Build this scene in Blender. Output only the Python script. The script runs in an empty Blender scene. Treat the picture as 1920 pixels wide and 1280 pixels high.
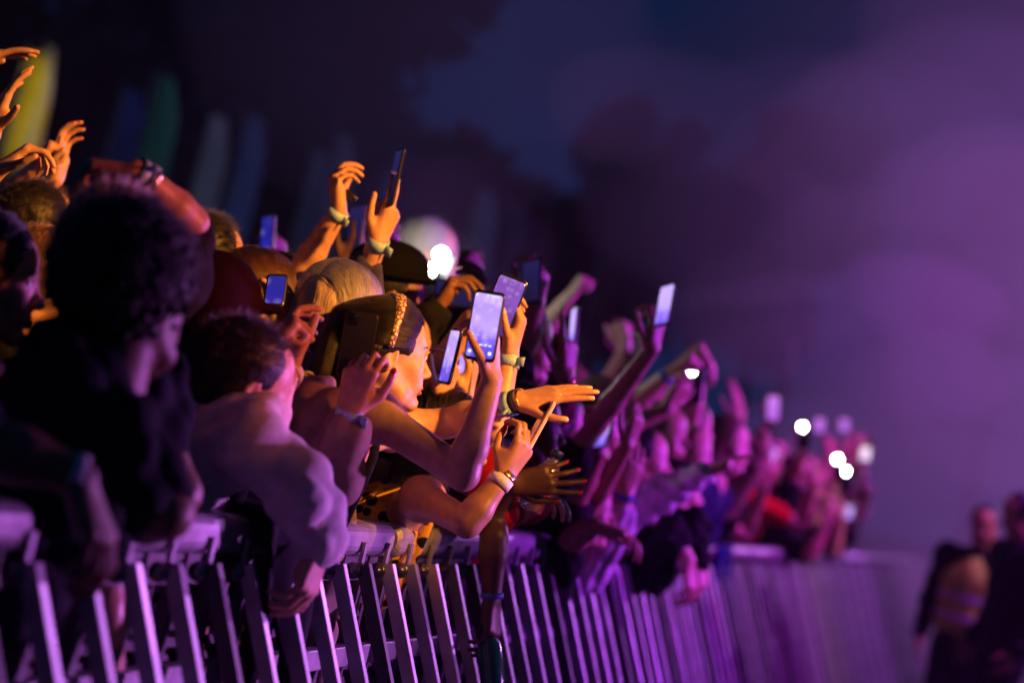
import bpy, math, random
import numpy as np
from mathutils import Matrix, Vector
random.seed(7); rng = np.random.default_rng(7)
S = bpy.context.scene
COL = S.collection
# ------------------------------------------------------------------ camera
FPX = 4533.0                        # 85 mm lens in pixels of the 1920-wide photograph
def nrm(v):
    v = np.asarray(v, float); return v / (np.linalg.norm(v) + 1e-12)
_roll = math.radians(13)
_cy = nrm([1950 - 960, 640 - 1060, FPX])           # the barrier runs along +Y and vanishes at (1950, 1060)
_t = -(math.sin(_roll) * _cy[0] + math.cos(_roll) * _cy[1]) / _cy[2]
_z = nrm([math.sin(_roll), math.cos(_roll), _t])
_x = -np.cross(_cy, _z)
BAS = np.array([_x, _cy, _z])       # rows: world axes in (right, up, forward) camera terms
CAM = np.array([0.0, 0.0, 1.4])
RT, UPV, FW = BAS[:, 0], BAS[:, 1], BAS[:, 2]
cd = bpy.data.cameras.new('camera'); cam = bpy.data.objects.new('camera', cd); COL.objects.link(cam)
m = Matrix.Identity(4)
for i in range(3):
    m[i][0], m[i][1], m[i][2], m[i][3] = RT[i], UPV[i], -FW[i], CAM[i]
cam.matrix_world = m
cd.lens = 85; cd.sensor_width = 36; cd.clip_start = 0.05; cd.clip_end = 900
cd.dof.use_dof = True; cd.dof.focus_distance = 5.45; cd.dof.aperture_fstop = 1.8; cd.dof.aperture_blades = 0
S.camera = cam
def P(px, py, d):                   # a pixel of the photograph and a distance -> a point of the place
    return CAM + d * (BAS @ np.array([(px - 960) / FPX, -(py - 640) / FPX, 1.0]))
def V(dx, dy, dz=0.0):              # right / down / away -> world direction
    return dx * RT - dy * UPV + dz * FW
def PX(p):
    c = (np.asarray(p) - CAM) @ BAS; return (960 + FPX * c[0] / c[2], 640 - FPX * c[1] / c[2], c[2])
# ------------------------------------------------------------------ sky, exposure
W = bpy.data.worlds.new('World'); S.world = W; W.use_nodes = True
nt = W.node_tree; bg = nt.nodes['Background']
tc = nt.nodes.new('ShaderNodeTexCoord'); sx = nt.nodes.new('ShaderNodeSeparateXYZ'); rp = nt.nodes.new('ShaderNodeValToRGB')
nt.links.new(tc.outputs['Generated'], sx.inputs[0]); nt.links.new(sx.outputs['Z'], rp.inputs[0]); nt.links.new(rp.outputs[0], bg.inputs['Color'])
rp.color_ramp.elements[0].position = 0.0; rp.color_ramp.elements[0].color = (0.0022, 0.0135, 0.060, 1)
rp.color_ramp.elements[1].position = 0.45; rp.color_ramp.elements[1].color = (0.0026, 0.0085, 0.036, 1)
bg.inputs['Strength'].default_value = 1.0
vs = S.view_settings; vs.view_transform = 'Standard'; vs.look = 'None'; vs.exposure = 0.0; vs.gamma = 1.0
cy = S.cycles
cy.max_bounces = 6; cy.diffuse_bounces = 2; cy.glossy_bounces = 3; cy.transmission_bounces = 6; cy.transparent_max_bounces = 8; cy.volume_bounces = 0
cy.use_denoising = True; cy.sample_clamp_indirect = 4.0
# ------------------------------------------------------------------ stage lamps (out of frame, on the stage side), then added flag spots
def spot(name, loc, aim, col, watts, deg, blend=0.5, size=0.12):
    l = bpy.data.lights.new(name, 'SPOT'); o = bpy.data.objects.new(name, l); COL.objects.link(o)
    l.color = col; l.energy = watts; l.spot_size = math.radians(deg); l.spot_blend = blend; l.shadow_soft_size = size
    o.location = loc
    o.rotation_euler = (Vector(aim) - Vector(loc)).to_track_quat('-Z', 'Y').to_euler()
    return o
AMBER, PURPLE, MAGENTA, PINK = (1.0, 0.40, 0.055), (0.50, 0.075, 0.85), (0.72, 0.07, 0.62), (0.9, 0.28, 0.62)
spot('amber_stage_spot', (4.8, 3.5, 4.9), (-1.5, 5.50, 1.89), (1.0, 0.34, 0.045), 7000, 12.2, 0.35)
spot('amber_stage_spot', (5.2, 5.4, 3.8), P(215, 275, 4.8), (1.0, 0.17, 0.05), 2000, 11.0, 0.5)
spot('pink_stage_spot', (4.4, 8.8, 1.75), (-1.4, 4.5, 0.50), (0.62, 0.15, 0.85), 3600, 24, 0.9)
spot('purple_stage_spot', (4.5, 10.2, 3.2), (-1.6, 9.0, 1.0), (0.42, 0.035, 0.82), 4200, 46, 0.7)
spot('purple_stage_spot', (4.5, 13.6, 9.0), (-1.8, 13.2, 0.9), (0.48, 0.03, 0.70), 11000, 40, 1.0)
spot('purple_stage_spot', (3.6, 20.0, 9.0), (-1.5, 19.0, 0.8), (0.44, 0.05, 0.75), 8000, 42, 1.0)
spot('amber_stage_spot', (4.5, 15.2, 6.5), (-0.9, 15.8, 1.3), (1.0, 0.52, 0.22), 1000, 20, 1.0)
spot('purple_smoke_spot', (9.5, 41.0, 9.0), (1.4, 29.0, 4.6), (0.46, 0.15, 0.66), 24000, 52, 1.0)
spot('amber_field_lamp', (-3.5, 8.0, 5.5), P(40, 200, 24), (1.0, 0.85, 0.25), 4500, 5, 0.8)  # added spot above the crowd, only to brighten the yellow flag
spot('white_field_lamp', (3.0, 12.0, 6.0), P(700, 380, 30), (0.45, 0.65, 1.0), 1300, 30, 0.9)  # second added spot, lifts the flags further along
# ------------------------------------------------------------------ helpers: materials
MATS = {}
def mat(name, col, rough=0.6, metal=0.0, noise=0.0, nscale=40.0, bump=0.0, bscale=200.0, spec=0.5, emit=None, estr=0.0, stretch=None, alpha=None, trans=0.0):
    if name in MATS: return MATS[name]
    M = bpy.data.materials.new(name); M.use_nodes = True; t = M.node_tree; b = t.nodes['Principled BSDF']
    b.inputs['Base Color'].default_value = (*col, 1); b.inputs['Roughness'].default_value = rough; b.inputs['Metallic'].default_value = metal
    b.inputs['Specular IOR Level'].default_value = spec
    if trans: b.inputs['Transmission Weight'].default_value = trans
    if noise or bump:
        c = t.nodes.new('ShaderNodeTexCoord'); mp = t.nodes.new('ShaderNodeMapping'); t.links.new(c.outputs['Object'], mp.inputs[0])
        if stretch: mp.inputs['Scale'].default_value = stretch
    if noise:
        nz = t.nodes.new('ShaderNodeTexNoise'); nz.inputs['Scale'].default_value = nscale; nz.inputs['Detail'].default_value = 5
        t.links.new(mp.outputs[0], nz.inputs['Vector'])
        r = t.nodes.new('ShaderNodeValToRGB'); t.links.new(nz.outputs['Fac'], r.inputs[0])
        r.color_ramp.elements[0].position = 0.3; r.color_ramp.elements[1].position = 0.7
        r.color_ramp.elements[0].color = (*[x * (1 - noise) for x in col], 1); r.color_ramp.elements[1].color = (*[min(1, x * (1 + noise)) for x in col], 1)
        t.links.new(r.outputs[0], b.inputs['Base Color'])
    if bump:
        n2 = t.nodes.new('ShaderNodeTexNoise'); n2.inputs['Scale'].default_value = bscale; n2.inputs['Detail'].default_value = 4
        t.links.new(mp.outputs[0], n2.inputs['Vector'])
        bp = t.nodes.new('ShaderNodeBump'); bp.inputs['Strength'].default_value = bump; bp.inputs['Distance'].default_value = 0.004
        t.links.new(n2.outputs['Fac'], bp.inputs['Height']); t.links.new(bp.outputs[0], b.inputs['Normal'])
    if emit is not None:
        b.inputs['Emission Color'].default_value = (*emit, 1); b.inputs['Emission Strength'].default_value = estr
    MATS[name] = M; return M
def cloth_mat(key, col, rough=0.85):
    return mat('fabric_' + key, col, rough, noise=0.18, nscale=30, bump=0.35, bscale=260, spec=0.08)
SKIN = {
 'fair': mat('skin_fair', (0.54, 0.31, 0.215), 0.46, noise=0.17, nscale=45, bump=0.07, bscale=330, spec=0.45),
 'tan': mat('skin_tan', (0.41, 0.22, 0.14), 0.44, noise=0.18, nscale=45, bump=0.07, bscale=330, spec=0.45),
 'brown': mat('skin_brown', (0.20, 0.095, 0.056), 0.48, noise=0.14, nscale=45, bump=0.07, bscale=330, spec=0.5),
 'dark': mat('skin_dark', (0.085, 0.042, 0.028), 0.46, noise=0.16, nscale=45, bump=0.07, bscale=330, spec=0.5)}
def hair_mat(name, c0, c1, rough=0.48):
    if name in MATS: return MATS[name]
    M = bpy.data.materials.new(name); M.use_nodes = True; t = M.node_tree; b = t.nodes['Principled BSDF']
    b.inputs['Roughness'].default_value = rough; b.inputs['Specular IOR Level'].default_value = 0.35
    a = t.nodes.new('ShaderNodeAttribute'); a.attribute_name = 'lock'
    c = t.nodes.new('ShaderNodeTexCoord'); mp = t.nodes.new('ShaderNodeMapping'); mp.inputs['Scale'].default_value = (260, 260, 14); t.links.new(c.outputs['Object'], mp.inputs[0])
    nz = t.nodes.new('ShaderNodeTexNoise'); nz.inputs['Scale'].default_value = 1.0; nz.inputs['Detail'].default_value = 2; t.links.new(mp.outputs[0], nz.inputs['Vector'])
    ma = t.nodes.new('ShaderNodeMath'); ma.operation = 'MULTIPLY_ADD'; ma.inputs[1].default_value = 0.9; t.links.new(nz.outputs['Fac'], ma.inputs[0]); t.links.new(a.outputs['Fac'], ma.inputs[2])
    sb = t.nodes.new('ShaderNodeMath'); sb.operation = 'SUBTRACT'; sb.inputs[1].default_value = 0.45; t.links.new(ma.outputs[0], sb.inputs[0])
    r = t.nodes.new('ShaderNodeValToRGB'); r.color_ramp.elements[0].color = (*c0, 1); r.color_ramp.elements[1].color = (*c1, 1)
    t.links.new(sb.outputs[0], r.inputs[0]); t.links.new(r.outputs[0], b.inputs['Base Color'])
    bp = t.nodes.new('ShaderNodeBump'); bp.inputs['Strength'].default_value = 0.6; bp.inputs['Distance'].default_value = 0.003; t.links.new(nz.outputs['Fac'], bp.inputs['Height']); t.links.new(bp.outputs[0], b.inputs['Normal'])
    MATS[name] = M; return M
def strand_mat(name, col, rnd=.25):
    M = bpy.data.materials.new(name); M.use_nodes = True; t = M.node_tree; t.nodes.remove(t.nodes['Principled BSDF']); h = t.nodes.new('ShaderNodeBsdfHairPrincipled'); h.parametrization = 'COLOR'
    i = t.nodes.new('ShaderNodeHairInfo'); r = t.nodes.new('ShaderNodeValToRGB'); r.color_ramp.elements[0].color = (*[c * (1 - rnd * 1.6) for c in col], 1); r.color_ramp.elements[1].color = (*[min(.95, c * (1 + rnd * 1.6)) for c in col], 1)
    t.links.new(i.outputs['Random'], r.inputs[0]); t.links.new(r.outputs[0], h.inputs['Color']); h.inputs['Roughness'].default_value = .32; h.inputs['Radial Roughness'].default_value = .4
    t.links.new(h.outputs[0], t.nodes['Material Output'].inputs['Surface']); return M
STRAND = {'black': strand_mat('strand_black', (.007, .006, .006)), 'brown': strand_mat('strand_brown', (.10, .045, .020), .5), 'dark': strand_mat('strand_dark_brown', (.005, .003, .0024), .3), 'blonde': strand_mat('strand_blonde', (.84, .60, .38), .3), 'grey': strand_mat('strand_grey', (.6, .58, .55)), 'ash': strand_mat('strand_ash', (.11, .09, .075))}
HAIR = {'black': hair_mat('hair_black', (0.006, 0.005, 0.006), (0.016, 0.012, 0.011)),
        'brown': hair_mat('hair_brown', (0.018, 0.010, 0.007), (0.20, 0.10, 0.045)),
        'dark': hair_mat('hair_dark_brown', (0.004, 0.003, 0.0025), (0.012, 0.007, 0.005)),
        'blonde': hair_mat('hair_blonde', (0.28, 0.18, 0.12), (0.85, 0.68, 0.52)),
        'grey': hair_mat('hair_grey', (0.20, 0.19, 0.18), (0.50, 0.48, 0.45)),
        'ash': hair_mat('hair_ash', (0.05, 0.04, 0.035), (0.13, 0.105, 0.085))}
# ------------------------------------------------------------------ helpers: objects
def tag(o, label=None, cat=None, group=None, kind=None):
    if label: o['label'] = label
    if cat: o['category'] = cat
    if group: o['group'] = group
    if kind: o['kind'] = kind
    return o
def thing(name, label, cat, loc=(0, 0, 0), group=None):
    o = bpy.data.objects.new(name, None); o.empty_display_size = 0.1; COL.objects.link(o); o.location = tuple(map(float, loc))
    return tag(o, label, cat, group)
def meshobj(name, verts, faces, material, parent=None, smooth=True, attr=None, mats=None, midx=None, origin=None):
    verts = np.asarray(verts, np.float32).reshape(-1, 3)
    if origin is None:
        origin = np.zeros(3); pp = parent
        while pp is not None: origin = origin + np.array(pp.location); pp = pp.parent
    verts = verts - np.asarray(origin, np.float32)
    me = bpy.data.meshes.new(name)
    me.vertices.add(len(verts)); me.vertices.foreach_set('co', verts.ravel())
    if isinstance(faces, np.ndarray):
        n, k = faces.shape; me.loops.add(n * k); me.loops.foreach_set('vertex_index', faces.astype(np.int32).ravel())
        me.polygons.add(n); me.polygons.foreach_set('loop_start', np.arange(0, n * k, k, dtype=np.int32)); me.polygons.foreach_set('loop_total', np.full(n, k, np.int32))
    else:
        tot = np.array([len(f) for f in faces], np.int32); me.loops.add(int(tot.sum()))
        me.loops.foreach_set('vertex_index', np.concatenate([np.asarray(f, np.int32) for f in faces]))
        me.polygons.add(len(faces)); me.polygons.foreach_set('loop_start', np.concatenate([[0], np.cumsum(tot)[:-1]]).astype(np.int32)); me.polygons.foreach_set('loop_total', tot)
    for M in ([material] if mats is None else mats): me.materials.append(M)
    if midx is not None: me.polygons.foreach_set('material_index', np.asarray(midx, np.int32))
    me.polygons.foreach_set('use_smooth', np.full(len(me.polygons), smooth))
    if attr is not None:
        a = me.attributes.new('lock', 'FLOAT', 'POINT'); a.data.foreach_set('value', np.asarray(attr, np.float32))
    me.update(calc_edges=True); me.validate()
    o = bpy.data.objects.new(name, me); COL.objects.link(o)
    if parent is not None: o.parent = parent
    else: o.location = tuple(map(float, origin))
    return o
class MB:                            # collects boxes, tubes, rings into one mesh
    def __init__(s): s.v = []; s.f = []; s.n = 0; s.a = []
    def add(s, v, f, a=0.5):
        v = np.asarray(v, float).reshape(-1, 3); s.v.append(v); s.f += [[i + s.n for i in q] for q in f]; s.n += len(v); s.a.append(np.full(len(v), a) if np.isscalar(a) else a)
    def box(s, c, ax, half, bevel=0.0):
        ax = np.asarray(ax, float); c = np.asarray(c, float); hx, hy, hz = half
        if bevel <= 0:
            q = [(x, y, z) for x in (-1, 1) for y in (-1, 1) for z in (-1, 1)]
            v = [c + ax[0] * x * hx + ax[1] * y * hy + ax[2] * z * hz for x, y, z in q]
            s.add(v, [(0, 1, 3, 2), (4, 6, 7, 5), (0, 4, 5, 1), (2, 3, 7, 6), (0, 2, 6, 4), (1, 5, 7, 3)])
        else:                        # rounded in the local x/y outline, thin along z
            n = 5; out = []
            for cx, cy_, a0 in ((1, 1, 0), (-1, 1, 90), (-1, -1, 180), (1, -1, 270)):
                for i in range(n):
                    a = math.radians(a0 + 90 * i / (n - 1)); out.append((cx * (hx - bevel) + bevel * math.cos(a), cy_ * (hy - bevel) + bevel * math.sin(a)))
            b2 = min(bevel * 0.35, hz * 0.6); rings = [(-hz, b2), (-hz + b2, 0), (hz - b2, 0), (hz, b2)]
            v = []; N = len(out)
            for z, ins in rings:
                for x, y in out: v.append(c + ax[0] * (x - math.copysign(ins, x)) + ax[1] * (y - math.copysign(ins, y)) + ax[2] * z)
            f = [tuple(range(N))[::-1], tuple(range(3 * N, 4 * N))]
            for r in range(3):
                for i in range(N): f.append((r * N + i, r * N + (i + 1) % N, (r + 1) * N + (i + 1) % N, (r + 1) * N + i))
            s.add(v, f)
    def tube(s, pts, rad, n=6, flat=1.0, ref=None, cap=True, a=0.5):
        pts = np.asarray(pts, float); m_ = len(pts); rad = np.broadcast_to(np.asarray(rad, float), (m_,))
        tg = np.gradient(pts, axis=0); tg /= np.linalg.norm(tg, axis=1)[:, None] + 1e-12
        r0 = np.array([0.13, 0.27, 0.95]) if ref is None else np.asarray(ref, float)
        e1 = np.cross(tg, r0); e1 /= np.linalg.norm(e1, axis=1)[:, None] + 1e-9; e2 = np.cross(tg, e1)
        an = np.linspace(0, 2 * math.pi, n, endpoint=False)
        v = pts[:, None, :] + rad[:, None, None] * (np.cos(an)[None, :, None] * e1[:, None, :] + flat * np.sin(an)[None, :, None] * e2[:, None, :])
        f = [(r * n + i, r * n + (i + 1) % n, (r + 1) * n + (i + 1) % n, (r + 1) * n + i) for r in range(m_ - 1) for i in range(n)]
        if cap: f += [tuple(range(n))[::-1], tuple(range((m_ - 1) * n, m_ * n))]
        s.add(v.reshape(-1, 3), f, a)
    def lathe(s, base, axis, prof, n=20, cap=True):
        axis = nrm(axis); e1 = nrm(np.cross(axis, [0.3, 0.8, 0.5])); e2 = np.cross(axis, e1); v = []
        for h, r in prof:
            for i in range(n):
                a = 2 * math.pi * i / n; v.append(np.asarray(base) + axis * h + r * (math.cos(a) * e1 + math.sin(a) * e2))
        k = len(prof); f = [(j * n + i, j * n + (i + 1) % n, (j + 1) * n + (i + 1) % n, (j + 1) * n + i) for j in range(k - 1) for i in range(n)]
        if cap: f += [tuple(range(n))[::-1], tuple(range((k - 1) * n, k * n))]
        s.add(v, f)
    def ball(s, c, r, n=10, sc=(1, 1, 1), ax=np.eye(3)):
        v = []; f = []
        for j in range(n + 1):
            t = math.pi * j / n
            for i in range(2 * n):
                p = 2 * math.pi * i / (2 * n); q = np.array([math.sin(t) * math.cos(p) * sc[0], math.sin(t) * math.sin(p) * sc[1], math.cos(t) * sc[2]]) * r
                v.append(np.asarray(c) + q @ np.asarray(ax))
        N = 2 * n
        for j in range(n):
            for i in range(N): f.append((j * N + i, (j + 1) * N + i, (j + 1) * N + (i + 1) % N, j * N + (i + 1) % N))
        s.add(v, f)
    def make(s, name, material, parent=None, smooth=True, attr=False, **k):
        return meshobj(name, np.concatenate(s.v), s.f, material, parent, smooth, np.concatenate(s.a) if attr else None, **k)
# ------------------------------------------------------------------ helpers: implicit bodies (one continuous surface)
def cap(a, b, ra, rb, k=0.02): return ('cap', np.asarray(a, float), np.asarray(b, float), ra, rb, k)
def ell(c, ax, rad, k=0.03, op='add'): return ('ell', np.asarray(c, float), np.asarray(ax, float), np.asarray(rad, float), k, op)
def grp(items, k): return ('grp', items, k)
def _bounds(p):
    if p[0] == 'cap':
        r = max(p[3], p[4]); return np.minimum(p[1], p[2]) - r, np.maximum(p[1], p[2]) + r
    if p[0] == 'ell':
        e = np.sqrt(((p[2] * p[3][:, None]) ** 2).sum(0)); return p[1] - e, p[1] + e
    bs = [_bounds(q) for q in p[1]]
    return np.min([b[0] for b in bs], 0), np.max([b[1] for b in bs], 0)
def _eval(p, X, Y, Z):
    if p[0] == 'cap':
        a, b, ra, rb = p[1:5]; ba = b - a; L2 = ba @ ba + 1e-12
        px, py, pz = X - a[0], Y - a[1], Z - a[2]
        t = np.clip((px * ba[0] + py * ba[1] + pz * ba[2]) / L2, 0, 1)
        return np.sqrt((px - t * ba[0]) ** 2 + (py - t * ba[1]) ** 2 + (pz - t * ba[2]) ** 2) - (ra + (rb - ra) * t)
    if p[0] == 'ell':
        c, ax, r = p[1:4]; px, py, pz = X - c[0], Y - c[1], Z - c[2]
        u = [(px * ax[i][0] + py * ax[i][1] + pz * ax[i][2]) for i in range(3)]
        k0 = np.sqrt(sum((u[i] / r[i]) ** 2 for i in range(3))); k1 = np.sqrt(sum((u[i] / r[i] ** 2) ** 2 for i in range(3)))
        return k0 * (k0 - 1) / np.maximum(k1, 1e-6)
    d = None
    for q in p[1]:
        e = _eval(q, X, Y, Z); d = e if d is None else np.minimum(d, e)
    return d
def _axis(lo, hi, fine, hc):
    out = [lo]
    while out[-1] < hi:
        x = out[-1]; h = hc
        for a, b, hf in fine:
            if x + hc > a and x < b and hf < h: h = hf
        out.append(x + h)
    return np.array(out, np.float32)
def implicit(prims, h, fine=(), noise=None, warp=None):
    bs = [_bounds(p) for p in prims if not (p[0] == 'ell' and p[5] == 'sub')]
    lo = np.min([b[0] for b in bs], 0) - 2.5 * h; hi = np.max([b[1] for b in bs], 0) + 2.5 * h
    A = [_axis(lo[i], hi[i], [(f[0][i], f[1][i], f[2]) for f in fine], h) for i in range(3)]
    F = np.full([len(a) for a in A], 0.5, np.float32)
    for p in prims:
        k = p[-2] if p[0] == 'ell' else p[-1]
        b0, b1 = _bounds(p); mg = k + 2.2 * h
        s0 = [max(0, np.searchsorted(A[i], b0[i] - mg) - 1) for i in range(3)]; s1 = [min(len(A[i]), np.searchsorted(A[i], b1[i] + mg) + 1) for i in range(3)]
        if any(s1[i] - s0[i] < 2 for i in range(3)): continue
        sl = tuple(slice(s0[i], s1[i]) for i in range(3))
        X, Y, Z = A[0][sl[0]][:, None, None], A[1][sl[1]][None, :, None], A[2][sl[2]][None, None, :]
        d = _eval(p, X, Y, Z).astype(np.float32); f = F[sl]
        if p[0] == 'ell' and p[5] == 'sub':
            q = -d; hh = np.maximum(k - np.abs(f - q), 0) / k; F[sl] = np.maximum(f, q) + hh * hh * k * 0.25
        else:
            hh = np.maximum(k - np.abs(f - d), 0) / k; F[sl] = np.minimum(f, d) - hh * hh * k * 0.25
    if noise is not None:
        X, Y, Z = A[0][:, None, None], A[1][None, :, None], A[2][None, None, :]
        near = np.abs(F) < 0.05
        amp, ws = noise
        N_ = np.zeros_like(F)
        for kv, ph, w in ws: N_ += w * (1 - 2 * np.abs(np.sin(kv[0] * X + kv[1] * Y + kv[2] * Z + ph + 1.1 * np.sin(kv[1] * 0.35 * X - kv[0] * 0.3 * Z + kv[2] * 0.25 * Y))))
        F += np.where(near, amp * N_, 0).astype(np.float32)
    I = F < 0; nx, ny, nz = F.shape
    c = np.zeros((nx - 1, ny - 1, nz - 1), np.uint8)
    for i in (0, 1):
        for j in (0, 1):
            for k in (0, 1): c += I[i:nx - 1 + i, j:ny - 1 + j, k:nz - 1 + k]
    flat = np.flatnonzero((c > 0) & (c < 8)); cs = c.shape
    ci, cj, ck = np.unravel_index(flat, cs)
    acc = np.zeros((len(flat), 3), np.float32); cnt = np.zeros(len(flat), np.float32)
    cor = [(i, j, k) for i in (0, 1) for j in (0, 1) for k in (0, 1)]
    fv = {q: F[ci + q[0], cj + q[1], ck + q[2]] for q in cor}
    for a in cor:
        for ax in range(3):
            if a[ax] == 0:
                b = list(a); b[ax] = 1; b = tuple(b); fa, fb = fv[a], fv[b]; mk = (fa < 0) != (fb < 0)
                t = np.where(mk, fa / np.where(mk, fa - fb, 1), 0)
                for e in range(3): acc[:, e] += np.where(mk, a[e] + (t if e == ax else 0), 0)
                cnt += mk
    acc /= np.maximum(cnt, 1)[:, None]
    idx = [ci, cj, ck]
    v = np.stack([A[i][idx[i]] + acc[:, i] * (A[i][idx[i] + 1] - A[i][idx[i]]) for i in range(3)], 1)
    st = (cs[1] * cs[2], cs[2], 1); quads = []
    for ax in range(3):
        a0, a1 = (ax + 1) % 3, (ax + 2) % 3
        q1 = [0, 0, 0]; q1[ax] = 1; f0, f1 = fv[(0, 0, 0)], fv[tuple(q1)]
        mk = ((f0 < 0) != (f1 < 0)) & (idx[a0] > 0) & (idx[a1] > 0); w = np.flatnonzero(mk)
        base = flat[w]; n4 = [base, base - st[a0], base - st[a0] - st[a1], base - st[a1]]
        q = np.stack([np.searchsorted(flat, e) for e in n4], 1)
        fl = f0[w] >= 0; q[fl] = q[fl][:, ::-1]
        quads.append(q)
    return v, np.concatenate(quads)
def keep_big(v, f):                  # drop stray specks: keep the largest island
    n = len(v); lab = np.arange(n)
    for _ in range(400):
        mn = lab[f].min(1); new = lab.copy()
        for c_ in range(4): np.minimum.at(new, f[:, c_], mn)
        new = new[new]
        if (new == lab).all(): break
        lab = new
    big = np.bincount(lab).argmax(); kv = lab == big; mp = np.cumsum(kv) - 1; kf = kv[f[:, 0]]
    return v[kv], mp[f[kf]]
def waves(seed, n=6, lo=18, hi=55):
    r = np.random.default_rng(seed); o = []
    for _ in range(n):
        d = r.normal(size=3); d /= np.linalg.norm(d); o.append((d * r.uniform(lo, hi), r.uniform(0, 6.28), r.uniform(0.4, 1.0)))
    return o
# ------------------------------------------------------------------ helpers: heads, hands, people
FING = ((0.092, 0.027, 0.043, 0.026, 0.021, 0.0092), (0.096, 0.007, 0.048, 0.030, 0.022, 0.0092), (0.091, -0.013, 0.044, 0.027, 0.021, 0.0088), (0.081, -0.031, 0.034, 0.020, 0.019, 0.0078))
POSE = {'flat': [(2, 4, 3)] * 4, 'open': [(8, 12, 8), (10, 14, 8), (12, 16, 10), (10, 18, 10)], 'relaxed': [(22, 32, 16), (28, 36, 18), (32, 40, 20), (34, 42, 22)],
        'grip': [(30, 62, 28), (36, 64, 30), (40, 66, 32), (44, 66, 32)], 'fist': [(72, 92, 50), (76, 96, 52), (80, 96, 54), (82, 96, 54)],
        'point': [(4, 6, 4), (70, 92, 50), (78, 96, 54), (82, 96, 54)], 'claw': [(40, 40, 20), (50, 46, 22), (58, 50, 24), (62, 52, 26)],
        'pinch': [(42, 46, 24), (30, 30, 14), (24, 22, 12), (18, 18, 10)], 'tall': [(6, 10, 6), (8, 10, 6), (60, 80, 40), (66, 84, 40)], 'cup': [(10, 30, 22), (12, 34, 24), (14, 38, 24), (14, 36, 22)]}
THUMB = {'out': ((.70, .68, .22), (.86, .48, .18), (.95, .25, .15)), 'in': ((.78, .45, .45), (.85, .05, .52), (.80, -.35, .48)), 'up': ((.75, .62, .25), (.97, .22, .12), (1, .05, .08)),
         'across': ((.72, .36, .58), (.86, -.12, .50), (.82, -.45, .36)), 'over': ((.62, .74, .12), (.86, .22, .45), (.90, -.02, .42)), 'wide': ((.45, .85, .25), (.5, .85, .1), (.62, .78, .05))}
def hand_prims(Wp, D, N, side, pose, sc=1.0, thumb='out', spread=0.05):
    D = nrm(D); N = nrm(np.asarray(N, float) - D * (D @ N)); T = np.cross(D, N) * (1 if side == 'R' else -1)
    pt = lambda d, t, n: Wp + sc * (d * D + t * T + n * N)
    palm, items, nails, tips = [], [], [], []
    for (mx, my, l1, l2, l3, r), cu, i in zip(FING, POSE[pose], range(4)):
        mc = pt(mx, my, -0.002 if i in (0, 3) else -0.005)
        palm.append(cap(pt(0.006, 0.016 - 0.011 * i, -0.001), mc, 0.0135 * sc, 0.0112 * sc, 0.012))
        a = 0; p = mc; sp = spread * (1.4 - i)
        for j, (l, c_) in enumerate(zip((l1, l2, l3), cu)):
            a += math.radians(c_); dr = math.cos(a) * D + math.sin(a) * N + sp * T * math.cos(a); dr = nrm(dr)
            q = p + sc * l * dr; r0, r1 = r * (1.0, .92, .86)[j] * sc, r * (.92, .86, .70)[j] * sc
            items.append(cap(p, q, r0, r1, 0.003)); p0 = p; p = q
        back = math.sin(a) * D - math.cos(a) * N; nails.append((p + back * r1 * 0.6 + dr * 0.001, back, dr)); tips.append(p)
    palm.append(cap(pt(0.018, 0.022, 0.008), pt(0.052, 0.030, 0.014), 0.0135 * sc, 0.013 * sc, 0.012))
    palm.append(cap(pt(0.018, -0.016, 0.008), pt(0.062, -0.024, 0.010), 0.012 * sc, 0.011 * sc, 0.012))
    p = pt(0.022, 0.026, 0.008)
    for (a_, b_, c_), l, r0, r1 in zip(THUMB[thumb], (.040, .035, .029), (.0135, .0112, .0098), (.0112, .0098, .0078)):
        dr = nrm(a_ * D + b_ * T + c_ * N); q = p + sc * l * dr; items.append(cap(p, q, r0 * sc, r1 * sc, 0.003)); p = q
    tips.append(p)
    tb = nrm(np.cross(np.cross(dr, N), dr)) * -0.5 + T * 0.6; tb = nrm(tb - dr * (tb @ dr)); nails.append((p + tb * 0.006 * sc, tb, dr))
    allp = palm + items
    b0 = np.min([_bounds(q)[0] for q in allp], 0) - 0.012; b1 = np.max([_bounds(q)[1] for q in allp], 0) + 0.012
    return palm + [grp(items, 0.005)], (b0, b1), nails, dict(D=D, N=N, T=T, W=Wp, tips=tips, pt=pt)
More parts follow.
